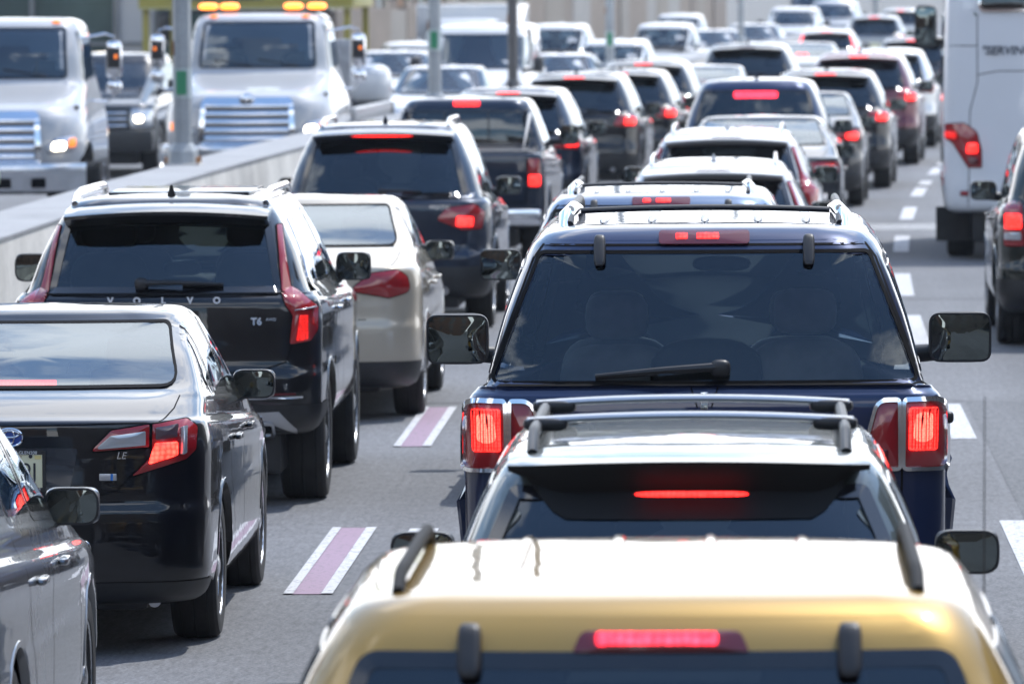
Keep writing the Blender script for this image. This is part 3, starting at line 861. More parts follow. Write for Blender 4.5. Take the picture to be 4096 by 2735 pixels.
    interior(r, 0.82, 0.3, 3.8, 1.22, 3.45, 1.34)
    for x in (-0.40, 0.40): seat(r, x, 2.55, 1.0, 1.50, 0.5, SEATG, True, 0.26, 0.19)
    seat(r, -0.38, 1.55, 1.0, 1.52, 0.5, SEATG, True, 0.27, 0.2); seat(r, 0.42, 1.55, 1.0, 1.54, 0.5, SEATG, True, 0.27, 0.2)
    b = MB(); b.sq((0.0, 1.5, 1.40), (0.48, 0.12, 0.30), 2.6, 18, 10); b.build('folded_seat', SEATM, r)
    MB().sq((0.06, 3.02, 1.80), (0.26, 0.05, 0.07), 3, 14, 8).build('rearview_mirror', BLACK, r)
    # nose
    v.both(lamp, rpoly([(0.55, 0.88), (0.93, 0.90), (0.93, 1.08), (0.58, 1.08)], .03), 'front', CLEARLENS, name='headlight')
    ob('grille', sh.pmesh('grille', rpoly([(-0.5, 0.72), (0.5, 0.72), (0.5, 1.05), (-0.5, 1.05)], .03), 'front'), CHROME, r)
    v.finish((1.15, L - 1.0), 0.395, 0.275, 6, CHROME, 0.075)
    r['len'] = L
    return v
nav = big_suv('large_suv', 'sharp navy blue full-size suv with chrome-framed tall tail lamps, in the middle lane', P_NAVY)
put(nav.root, 28.14, 2817)

# ------------------------------------------------------------------ black luxury SUV with tall red pillar lamps (left lane)
def tall_lamp_suv():
    L, hw = 4.95, 0.97
    rings = car_rings(L, hw, 1.745, 1.15, 0.615, yb=0.13, yrt=0.47, cowl=3.55, wtop=2.75, hoodf=0.95, hoodr=1.12, zb=0.28, rr=0.24, rf=0.45,
                      lean=0.08, rbow=0.07, roofr=0.2, shoulder=0.0)
    v = V('luxury_suv', 'shiny black suv with tall red lamps climbing both rear pillars and silver roof rails', 'suv', rings, P_BLACK, L, hw, (10, 8, 36, 6, 8), 4)
    r, sh = v.root, v.sh
    gl = rpoly([(-0.70, 1.165), (0.70, 1.165), (0.615, 1.60), (-0.615, 1.60)], [.03, .03, .05, .05])
    win(r, sh, 'rear_window', gl, 'rear', G_VOL, 0.03)
    v.gsides([rpoly([(0.62, 1.20), (1.12, 1.19), (1.22, 1.60), (0.95, 1.58)], .04), rpoly([(1.24, 1.19), (2.12, 1.17), (2.12, 1.62), (1.32, 1.61)], .04),
              rpoly([(2.22, 1.17), (3.38, 1.14), (2.85, 1.56), (2.22, 1.62)], .04)], G_DARK, 0.012, CHROME)
    win(r, sh, 'windshield', rpoly([(-0.78, 1.17), (0.78, 1.17), (0.60, 1.60), (-0.60, 1.60)], .05), 'front', G_CLEAR, 0.03)
    v.spoiler(0.63, 0.625, 1.655, 0.19, 0.10, 0.035, P_BLACK, 0.035)
    # pillar lamps: slim strip, kink, then upright block
    strip = [(0.712, 1.165), (0.765, 1.18), (0.735, 1.33), (0.69, 1.56), (0.662, 1.56), (0.685, 1.40)]
    block = rpoly([(0.765, 0.845), (0.885, 0.865), (0.925, 0.93), (0.925, 1.07), (0.83, 1.15), (0.765, 1.19), (0.712, 1.165), (0.745, 1.08), (0.785, 1.02)], [.015, .02, .03, .03, .02, .01, .01, .03, .03])
    core = rpoly([(0.80, 0.865), (0.86, 0.875), (0.86, 1.02), (0.815, 1.02)], .01)
    v.both(lamp, rpoly(strip, .008), 'rear', REDLENS, name='pillar_lamp', off=0.007, dome=0.006, K=3)
    v.both(lamp, block, 'rear', REDLENS, off=0.009, dome=0.02, sub=[('light_guide', core, LITSOFT), ('lens_bar', rpoly([(0.79, 1.045), (0.90, 1.06), (0.90, 1.068), (0.79, 1.053)], .001), CLEARLENS)])
    v.gap([(0.0, 1.145), (0.70, 1.15)], 'rear', 0.008)
    v.gap([(0.78, 0.84), (0.745, 0.74), (0.6, 0.69), (0.0, 0.655)], 'rear', 0.009)
    for i, ch in enumerate('VOLVO'):
        x = -0.325 + 0.1625 * i; l, n = sh.hit(x, 1.115, 'rear')
        put_text(r, ch, x, l.y - 0.008, 1.115, 0.055, BADGE, 'badge_letter', ext=0.004, bold=0.0025)
    l, n = sh.hit(0.60, 0.985, 'rear'); put_text(r, 'T6', 0.565, l.y - 0.006, 0.985, 0.06, CHROME, 'badge', ext=0.003, bold=0.0025)
    l, n = sh.hit(0.64, 0.985, 'rear'); put_text(r, 'AWD', 0.655, l.y - 0.006, 0.998, 0.026, CHROME, 'badge', ext=0.003)
    b = v.wiper((-0.14, 1.205), (0.36, 1.20), 0.012, 0.055)
    v.bumper(0.30, 0.46, 0.8, BLACK, 0.006)
    for sx in (1, -1):
        P = rpoly([(0.36, 0.528), (0.80, 0.54), (0.80, 0.552), (0.36, 0.552)], .003); P = P if sx > 0 else mirx(P)
        ob('reflector', sh.pmesh('reflector', P, 'rear', off=0.010), DARKRED, r)
        P = rpoly([(0.30, 0.545), (0.34, 0.508), (0.84, 0.520), (0.84, 0.532), (0.36, 0.524), (0.33, 0.556)], .003); P = P if sx > 0 else mirx(P)
        ob('chrome_strip', sh.pmesh('chrome_strip', P, 'rear', off=0.014), CHROME, r)
        E = rpoly([(0.40, 0.30), (0.66, 0.31), (0.66, 0.37), (0.42, 0.37)], .02); E = E if sx > 0 else mirx(E)
        o = ob('exhaust_tip', sh.pmesh('exhaust_tip', E, 'rear', off=0.012), GAP, r)
        ob('exhaust_rim', sh.band('exhaust_rim', E, 'rear', -0.012, 0.004, 0.03), SILVERTRIM, o)
        S = rpoly([(0.30, 0.40), (0.66, 0.42), (0.76, 0.33), (0.80, 0.30), (0.80, 0.33), (0.70, 0.44), (0.30, 0.425)], .01); S = S if sx > 0 else mirx(S)
        ob('skid_trim', sh.pmesh('skid_trim', S, 'rear', off=0.012), SILVERTRIM, r)
    plate(r, sh, 0.80)
    for sx in (1, -1):                                  # roof rails
        P = []
        for i in range(16):
            t = i / 15; y = 0.62 + 2.25 * t; l, n = sh.hit(sx * 0.585, y, 'top'); e = math.sin(min(1, min(t, 1 - t) / .14) * math.pi / 2)
            P.append((sx * 0.59, y, l.z + 0.052 * e - 0.006))
        MB().tube(P, 0.026, 10, 0.8).build('roof_rail', CHROME, r)
    v.fin(0.72, P_BLACK)
    MB().box(-0.42, 0.46, 1.0, 2.2, 1.728, 1.7495, 0.01).build('sunroof', GLOSSBLACK, r)
    add_mirrors(r, sh, 3.15, 1.19, 1.10, 0.235, 0.19, 0.17, BLACK, rad=0.06, xl=1.24)
    v.handles([1.60, 2.55], 1.0, CHROME); v.gap([(1.18, 1.15), (1.24, 0.95), (1.62, 0.55), (1.66, 0.36)], 'right'); v.gap([(2.17, 1.15), (2.15, 0.36)], 'right'); v.gap([(3.4, 1.1), (3.42, 0.36)], 'right')
    interior(r, 0.78, 0.35, 3.5, 1.0, 3.2, 1.10)
    for x in (-0.38, 0.38): seat(r, x, 2.35, 0.85, 1.36, 0.5, SEATM, True, 0.26, 0.18)
    for x in (-0.46, 0.46): seat(r, x, 1.40, 0.85, 1.36, 0.5, SEATM, True, 0.36, 0.22)
    seat(r, 0, 1.42, 0.85, 1.20, 0.42, SEATM, True, 0.24, 0.09)
    MB().sq((0.06, 2.78, 1.56), (0.25, 0.05, 0.07), 3, 14, 8).build('rearview_mirror', BLACK, r)
    v.both(lamp, rpoly([(0.5, 0.80), (0.9, 0.84), (0.9, 0.95), (0.52, 0.92)], .02), 'front', CLEARLENS, name='headlight')
    v.finish((1.02, 4.0), 0.385, 0.275, 10, SILVERTRIM, 0.07, aff=(0.95, 0.95, 0.155))
    return v
vol = tall_lamp_suv(); put(vol.root, 40.3, 645)

# ------------------------------------------------------------------ sedans
def sedan(name, label, pnt, hero=False, group=None, seg=(7, 6, 30, 6, 8), per=3, L=4.81, hw=0.91, H=1.52, rim=None, lit=True, belt=1.19, deck=1.095, head=None, lampkind=0, gmat=None):
    rings = car_rings(L, hw, H, belt, 0.60, yb=0.56, yrt=1.55, cowl=3.62, wtop=2.62, hoodf=0.80, hoodr=1.0, zb=0.22, rr=0.3, rf=0.5,
                      deckz=deck, lean=0.05, rbow=0.10, roofr=0.2, gmid=0.55, shoulder=0.0, grr=0.15, hd=0.062)
    v = V(name, label, 'sedan', rings, pnt, L, hw, seg, per, group=group)
    r, sh = v.root, v.sh; sh.gz = 0.22; sh.grow = (0.025, 0.05)
    gmat = gmat or G_MID
    win(r, sh, 'rear_window', rpoly([(-0.715, 1.20), (0.715, 1.20), (0.60, 1.452), (-0.60, 1.452)], [.05, .05, .05, .05]), 'rear', gmat, 0.004, GAP, gap=0.008)
    win(r, sh, 'windshield', rpoly([(-0.73, 1.04), (0.73, 1.04), (0.58, 1.435), (-0.58, 1.435)], .05), 'front', G_CLEAR, 0.03)
    v.gsides([rpoly([(1.14, 1.185), (1.37, 1.17), (1.49, 1.385), (1.40, 1.365)], .015), rpoly([(1.42, 1.16), (2.18, 1.12), (2.18, 1.435), (1.58, 1.425)], .03), rpoly([(2.26, 1.115), (3.32, 1.05), (2.72, 1.395), (2.26, 1.435)], .03)], G_MID, 0.014, None)
    v.gap([(0.735, 0.55), (0.725, 0.35), (0.69, 0.16), (0.66, 0.09)], 'top', 0.006); v.gap([(0.0, 0.70), (0.52, 0.71)], 'rear')
    add_mirrors(r, sh, 3.08, 1.07, 1.01, 0.215, 0.145, 0.14, pnt, rad=0.05)
    v.handles([1.70, 2.58], 0.90); v.gap([(1.32, 1.09), (1.42, 0.8), (1.62, 0.5), (1.64, 0.28)], 'right'); v.gap([(2.22, 1.07), (2.20, 0.28)], 'right'); v.gap([(3.34, 1.0), (3.30, 0.28)], 'right')
    interior(r, 0.74, 1.0, 3.5, 0.98, 3.22, 1.04)
    if True:
        for x in (-0.36, 0.36): seat(r, x, 2.35, 0.8, 1.16, 0.48); seat(r, x, 1.42, 0.8, 1.12, 0.55, None, True, 0.25, 0.12)
    ob('grille', sh.pmesh('grille', rpoly([(-0.42, 0.60), (0.42, 0.60), (0.50, 0.78), (-0.50, 0.78)], .03), 'front'), BLACK, r)
    ob('air_intake', sh.pmesh('air_intake', rpoly([(-0.5, 0.32), (0.5, 0.32), (0.55, 0.48), (-0.55, 0.48)], .04), 'front'), BLACK, r)
    v.both(lamp, rpoly([(0.50, 0.66), (0.84, 0.72), (0.86, 0.84), (0.54, 0.76)], .02), 'front', CLEARLENS, name='headlight', sub=[('bulb', rpoly([(0.60, 0.70), (0.70, 0.715), (0.70, 0.76), (0.60, 0.75)], .02), head)] if head else [])
    if not hero:
        if lampkind == 0:
            P = rpoly([(0.47, 0.90), (0.80, 0.86), (0.865, 0.90), (0.86, 1.02), (0.52, 1.02)], .025)
            Q = rpoly([(0.66, 0.90), (0.80, 0.89), (0.80, 0.98), (0.66, 0.98)], .02)
        else:
            P = rpoly([(0.40, 0.91), (0.68, 0.86), (0.82, 0.90), (0.80, 1.0), (0.74, 1.05), (0.56, 1.03)], [.03, .03, .05, .05, .05, .04])
            Q = rpoly([(0.66, 0.90), (0.78, 0.90), (0.78, 0.97), (0.66, 0.97)], .02)
        v.both(lamp, P, 'rear', REDLENS, off=0.008, dome=0.025, sub=[('brake_lamp', Q, LIT)] if lit else [])
        v.high_lamp(0.26, 0.03, 1.235, LIT if lit else DARKRED)
        plate(r, sh, 0.80)
        v.bumper(0.24, 0.40, 0.4, BLACK, 0.006)
        v.finish((1.02, 3.84), 0.33, 0.22, 5, rim, 0.06)
        r['len'] = L
        return v
    # ---- details of the black sedan
    trunk = rpoly([(0.365, 0.937), (0.63, 0.957), (0.632, 1.057), (0.46, 1.032)], [.01, .004, .004, .03])
    side = rpoly([(0.645, 0.922), (0.645, 1.057), (0.79, 1.072), (0.835, 1.042), (0.83, 0.937), (0.79, 0.897), (0.55, 0.824), (0.575, 0.847)], [.004, .004, .03, .03, .03, .03, .005, .005])
    v.both(lamp, trunk, 'rear', REDLENS, name='trunk_lamp', off=0.008, dome=0.010, sub=[('reverse_lens', rpoly([(0.385, 0.947), (0.615, 0.964), (0.615, 1.027), (0.455, 1.007)], [.01, .005, .005, .02]), CLEARLENS)])
    v.both(lamp, side, 'rear', REDLENS, off=0.008, dome=0.020, frame=None,
           sub=[('turn_lens', rpoly([(0.655, 0.987), (0.745, 0.997), (0.745, 1.050), (0.655, 1.042)], .006), pm('smoked_lens', (0.10, 0.06, 0.07), 0.12, coat=.8)),
                ('brake_lamp', rpoly([(0.625, 0.877), (0.745, 0.917), (0.745, 0.977), (0.655, 0.974)], .008), lit_red('led', 2.6, 42)),
                ('light_guide', rpoly([(0.757, 0.917), (0.775, 0.927), (0.778, 1.044), (0.760, 1.040)], .004), CLEARLENS)])
    v.gap([(0.638, 1.062), (0.636, 0.912), (0.62, 0.872)], 'rear', 0.008)
    v.gap([(0.0, 0.735), (0.42, 0.742), (0.49, 0.765), (0.56, 0.84)], 'rear', 0.009)
    v.gap([(0.0, 1.055), (0.62, 1.065)], 'rear', 0.006)
    bk = v.high_lamp(0.30, 0.022, 1.228, LIT, off=-0.03)
    # number plate with dealer frame in its recess
    ob('plate_recess', sh.pmesh('plate_recess', rpoly([(-0.27, 0.76), (0.27, 0.76), (0.31, 0.955), (-0.31, 0.955)], .02), 'rear', off=0.002, dome=-0.0), pm('recess_paint', (0.02, 0.022, 0.027), 0.25, 0.3, coat=1), r)
    pl, yy = plate(r, sh, 0.853, mat=PLATEM)
    ob('plate_frame', MB().box(-.165, .165, yy - .006, yy + .002, .928, .945).box(-.165, .165, yy - .006, yy + .002, .762, .778).box(-.165, -.150, yy - .0065, yy + .002, .778, .928).box(.150, .165, yy - .0065, yy + .002, .778, .928).me('plate_frame', False), BLACK, pl)
    put_text(pl, '855-GLEN208', 0.066, yy - 0.0085, 0.9365, 0.021, WHITEP, ext=0.0008)
    put_text(pl, 'OM', 0.125, yy - 0.0085, 0.770, 0.020, WHITEP, ext=0.0008)
    put_text(pl, 'SEY', 0.045, yy - 0.0055, 0.918, 0.018, pm('plate_brown', (0.25, 0.13, 0.06), .6), ext=0.0005)
    put_text(pl, '9J', 0.088, yy - 0.0055, 0.850, 0.105, INK, ext=0.0008)
    MB().box(.115, .145, yy - .0060, yy - .0042, .908, .924).build('plate_sticker', pm('sticker_yellow', (0.75, 0.62, 0.25), .5), pl)
    MB().lathe([(.009, 0), (.009, -.004), (.0, -.005)], 'y', 10, (0.097, yy - .005, .921)).build('plate_screw', INK, pl)
    # oval emblem
    l, n = sh.hit(0, 1.005, 'rear'); y0 = l.y - 0.010
    e = MB()
    def ell(a, b, cx, cz, rr, dy=0.0): e.tube([(cx + a * math.cos(t), y0 + dy, cz + b * math.sin(t)) for t in np.linspace(0, 2 * math.pi, 29)], rr, 6, 1.0, False)
    ell(.060, .041, 0, 1.005, .0055); ell(.022, .033, 0, 1.009, .004); ell(.043, .015, 0, 1.021, .004)
    em = e.build('emblem', CHROME, r)
    MB().lathe([(.001, 0), (.058, .001)], 'y', 24).build('emblem_field', pm('emblem_blue', (0.02, 0.07, 0.35), .3, coat=.6), em, loc=(0, y0 + .004, 1.005)).scale = (1, 1, .68)
    l, n = sh.hit(0.5, 0.92, 'rear'); put_text(r, 'LE', 0.505, l.y - 0.006, 0.918, 0.045, CHROME, 'badge', ext=0.003, shear=0.25)
    l, n = sh.hit(0.455, 0.82, 'rear'); bd = MB().box(.405, .485, l.y - .008, l.y - .001, .806, .838, .004).build('hybrid_badge', SILVERTRIM, r)
    MB().box(.457, .468, l.y - .0095, l.y - .007, .807, .837).build('badge_stripe', pm('badge_blue', (0.03, 0.2, 0.6), .3), bd)
    # window sticker, muffler, lower bumper
    ob('window_sticker', sh.pmesh('window_sticker', rpoly([(0.19, 1.265), (0.29, 1.265), (0.285, 1.305), (0.19, 1.305)], .003), 'rear', off=-0.012), pm('paper_label', (.45, .52, .52), .6), r)
    MB().sq((0.50, 0.34, 0.265), (0.36, 0.22, 0.13), 3, 18, 10).build('muffler', pm('rusty_steel', (0.16, 0.13, 0.11), .55, .7, noise=.5), r)
    MB().tube([(0.62, 0.36, 0.25), (0.64, 0.2, 0.245)], 0.03, 12).build('exhaust_tip', SILVERTRIM, r)
    v.bumper(0.24, 0.33, 0.5, BLACK, 0.005)
    v.gap([(0.90, 0.60), (0.93, 0.59)], 'right')
    v.finish((1.05, 3.83), 0.335, 0.225, 5, ALLOY, 0.055)
    return v
cam_sedan = sedan('black_sedan', 'glossy black sedan with angular red-and-clear tail lamps and a cream number plate, left lane', P_BLACK, True, None, (14, 8, 36, 6, 12), 5)
put(cam_sedan.root, 31.6, 21, dyaw=0.0)
grey = sedan('grey_sedan', 'steel grey sedan cut off by the lower left corner, only its right flank showing', P_GREY, False, None, (12, 7, 36, 6, 12), 4, lit=True)
put(grey.root, 23.66, X=-3.50)
champ = sedan('champagne_sedan', 'champagne silver sedan with rounded red tail lamps beside the black luxury suv', P_CHAMP, False, None, (12, 7, 34, 6, 12), 4, lit=False, lampkind=1, gmat=G_MID)
put(champ.root, 48.2, X=-3.17)

# ------------------------------------------------------------------ gold SUV in front of the lens
def gold_suv():
    L, hw = 4.43, 1.08
    rings = car_rings(L, hw, 1.622, 1.06, 0.75, yb=0.12, yrt=0.40, cowl=3.15, wtop=2.45, hoodf=0.92, hoodr=1.05, zb=0.30, rr=0.16, rf=0.35, lean=0.08, rbow=0.05, roofr=0.16)
    v = V('gold_suv', 'out-of-focus gold suv closest to the camera with a lit high brake lamp', 'suv', rings, P_GOLD, L, hw, (10, 7, 32, 6, 8), 4)
    r, sh = v.root, v.sh
    win(r, sh, 'rear_window', rpoly([(-0.85, 1.08), (0.85, 1.08), (0.70, 1.472), (-0.70, 1.472)], [.04, .04, .06, .06]), 'rear', G_DARK, 0.03)
    v.gsides([rpoly([(0.38, 1.12), (1.15, 1.12), (1.15, 1.46), (0.55, 1.46)], .04), rpoly([(1.22, 1.12), (1.95, 1.11), (1.95, 1.47), (1.22, 1.47)], .04), rpoly([(2.03, 1.10), (2.95, 1.07), (2.55, 1.43), (2.03, 1.46)], .04)], G_DARK, .015)
    win(r, sh, 'windshield', rpoly([(-0.80, 1.08), (0.80, 1.08), (0.66, 1.46), (-0.66, 1.46)], .05), 'front', G_CLEAR, 0.03)
    bk = ob('high_brake_light', sh.pmesh('high_brake_light', rpoly([(-0.20, 1.478), (0.22, 1.478), (0.20, 1.524), (-0.18, 1.524)], [.005, .005, .03, .03]), 'rear', off=0.012, dome=0.01), DARKRED, r)
    ob('brake_bulbs', sh.pmesh('brake_bulbs', rpoly([(-0.145, 1.490), (0.145, 1.490), (0.145, 1.514), (-0.145, 1.514)], .01), 'rear', off=0.026, dome=0.003, K=2), LITPINK, bk)
    for x in (-0.447, 0.460):
        l, n = sh.hit(x, 1.485, 'rear')
        b = MB(); b.sq((x, l.y - 0.015, 1.487), (0.058, 0.06, 0.125), 4.5, 14, 10); b.v = [(q[0], q[1] + (q[2] - 1.487) * 0.55, q[2]) for q in b.v]
        b.build('glass_hinge', BLACK, r)
    rails(r, sh, 0.63, 0.6, 2.35, 0.036, 0.021, pm('rail_black', (.012, .012, .013), .7, spec=.2))
    for x in (-0.36, -0.12, 0.12, 0.36):
        P = []
        for i in range(12):
            y = 0.62 + 1.75 * i / 11; l, n = sh.hit(x, y, 'top'); P.append((x, y, l.z + 0.002))
        MB().tube(P, [.001, .006] + [0.009] * 8 + [.006, .001], 8, 1.8).build('roof_rib', P_GOLD, r)
    # aerial on the right front wing
    MB().tube([(0.88, 3.42, 0.90), (0.885, 3.40, 1.9)], [0.0032, 0.0015], 6).build('aerial', BLACK, r)
    v.both(lamp, rpoly([(0.74, 0.80), (0.865, 0.80), (0.87, 1.10), (0.76, 1.10)], .03), 'rear', REDLENS, sub=[('brake_lamp', rpoly([(0.76, 0.95), (0.85, 0.95), (0.85, 1.08), (0.77, 1.08)], .01), LIT)])
    add_mirrors(r, sh, 2.75, 1.08, 1.12, 0.24, 0.19, 0.16, BLACK)
    interior(r, 0.75, .3, 3.1, .95, 2.9, 1.04)
    for x in (-0.38, 0.38): seat(r, x, 2.0, .8, 1.2, .5); seat(r, x, 1.15, .8, 1.2, .5)
    v.bumper(0.33, 0.62, 0.5, BLACK, 0.012)
    v.finish((0.85, 3.5), 0.35, 0.235, 5, None, 0.07)
    return v
gold = gold_suv(); put(gold.root, 16.3, 2614)

# ------------------------------------------------------------------ pale silver crossover with dark wing (second in the middle lane)
def winged_suv():
    L, hw = 4.70, 0.90
    rings = car_rings(L, hw, 1.60, 1.01, 0.56, yb=0.14, yrt=0.55, cowl=3.25, wtop=2.5, hoodf=0.86, hoodr=1.0, zb=0.27, rr=0.24, rf=0.4, lean=0.07, rbow=0.08, roofr=0.2, gmid=0.55, hd=0.085)
    v = V('crossover_suv', 'dark sage crossover with black rear wing and roof rack, ahead of the gold suv', 'suv', rings, P_SAGE, L, hw, (10, 7, 32, 6, 8), 4)
    r, sh = v.root, v.sh
    win(r, sh, 'rear_window', rpoly([(-0.735, 1.05), (0.735, 1.05), (0.555, 1.465), (-0.555, 1.465)], [.05, .05, .03, .03]), 'rear', G_DARK, 0.03)
    v.gsides([rpoly([(0.50, 1.10), (1.1, 1.08), (1.2, 1.47), (0.78, 1.45)], .04), rpoly([(1.22, 1.08), (2.0, 1.06), (2.0, 1.50), (1.28, 1.48)], .04), rpoly([(2.08, 1.06), (3.05, 1.03), (2.6, 1.44), (2.08, 1.49)], .04)], G_DARK, .018)
    win(r, sh, 'windshield', rpoly([(-0.72, 1.04), (0.72, 1.04), (0.56, 1.47), (-0.56, 1.47)], .05), 'front', G_CLEAR, 0.03)
    # deep wing over the glass: silver on top, black underside hanging down
    n = 24; vv, ff = [], []
    for i in range(n + 1):
        t = -1 + 2 * i / n
        zt = 1.545 + 0.022 * (1 - t * t); x = 0.575 * t
        w1 = 0.545 * t; zl = 1.38 + 0.13 * max(0, (abs(t) - 0.78) / 0.22) ** 1.2
        lb, _ = sh.hit(x * .97, 1.50, 'rear')
        vv += [(x, lb.y + 0.16, zt + 0.02), (x, lb.y - 0.02, zt + 0.012), (x, lb.y - 0.13 + 0.05 * abs(t) ** 3, zt - 0.004), (x * .995, lb.y - 0.125 + 0.05 * abs(t) ** 3, zt - 0.022), (w1 * .97, lb.y - 0.055, (zt + zl) / 2 - .01), (w1 * .95, sh.hit(w1 * .95, zl, 'rear')[0].y - 0.012, zl)]
    for i in range(n):
        for k in range(5): ff.append((i * 6 + k, (i + 1) * 6 + k, (i + 1) * 6 + k + 1, i * 6 + k + 1))
    top = [f for f in ff if f[0] % 6 < 2]; und = [f for f in ff if f[0] % 6 >= 2]
    MB().add(vv, top).build('wing_top', P_SAGE, r); wg = MB().add(vv, und).build('wing_underside', pm('wing_black', (.012, .013, .014), .7, spec=.2), r)
    l, _ = sh.hit(0, 1.47, 'rear')
    MB().sq((0.01, l.y - 0.082, 1.46), (0.36, 0.02, 0.016), 4, 20, 8).build('high_brake_light', LIT, r)
    rails(r, sh, 0.50, 0.68, 2.5, 0.045, 0.024, BLACK)
    for y in (1.15, 2.15):
        l, _ = sh.hit(0.5, y, 'top'); P = [(0.53 * t, y, l.z + 0.062 + 0.018 * (1 - t * t)) for t in np.linspace(-1, 1, 13)]
        MB().tube(P, 0.013, 8, 1.8).build('roof_crossbar', SILVERTRIM, r)
        for sx in (1, -1): MB().sq((sx * 0.47, y, l.z + 0.052), (0.15, 0.06, 0.045), 3.5, 14, 8).build('rack_clamp', BLACK, r)
    v.both(lamp, rpoly([(0.62, 0.80), (0.85, 0.78), (0.865, 0.95), (0.80, 1.05), (0.74, 1.0)], .03), 'rear', REDLENS, sub=[('brake_lamp', rpoly([(0.74, .85), (.84, .84), (.84, .95), (.76, .96)], .01), LIT)])
    add_mirrors(r, sh, 2.72, 1.085, 1.06, 0.23, 0.155, 0.16, BLACK, rad=0.05)
    v.handles([1.62, 2.45], .92, CHROME)
    interior(r, 0.74, .35, 3.1, .90, 2.95, 1.0)
    for x in (-0.38, 0.38): seat(r, x, 2.1, .8, 1.18, .5); seat(r, x, 1.25, .8, 1.16, .52)
    v.bumper(0.30, 0.60, 0.5, BLACK, 0.010); plate(r, sh, .85)
    ob('marker_lamp', sh.pmesh('marker_lamp', rpoly([(0.30, 0.98), (0.42, 0.98), (0.42, 1.04), (0.30, 1.06)], .01), 'right', off=.01), REDLENS, r)
    v.finish((0.95, 3.65), 0.355, 0.235, 5, None, 0.07)
    return v
wing = winged_suv(); put(wing.root, 21.6, 2748)
big2 = big_suv('large_suv', 'light steel blue suv with roof rack bar, mostly hidden by the navy suv', P_STEELBLUE)
put(big2.root, 41.0, X=-0.52, scale=(0.93, 0.95, 0.865))
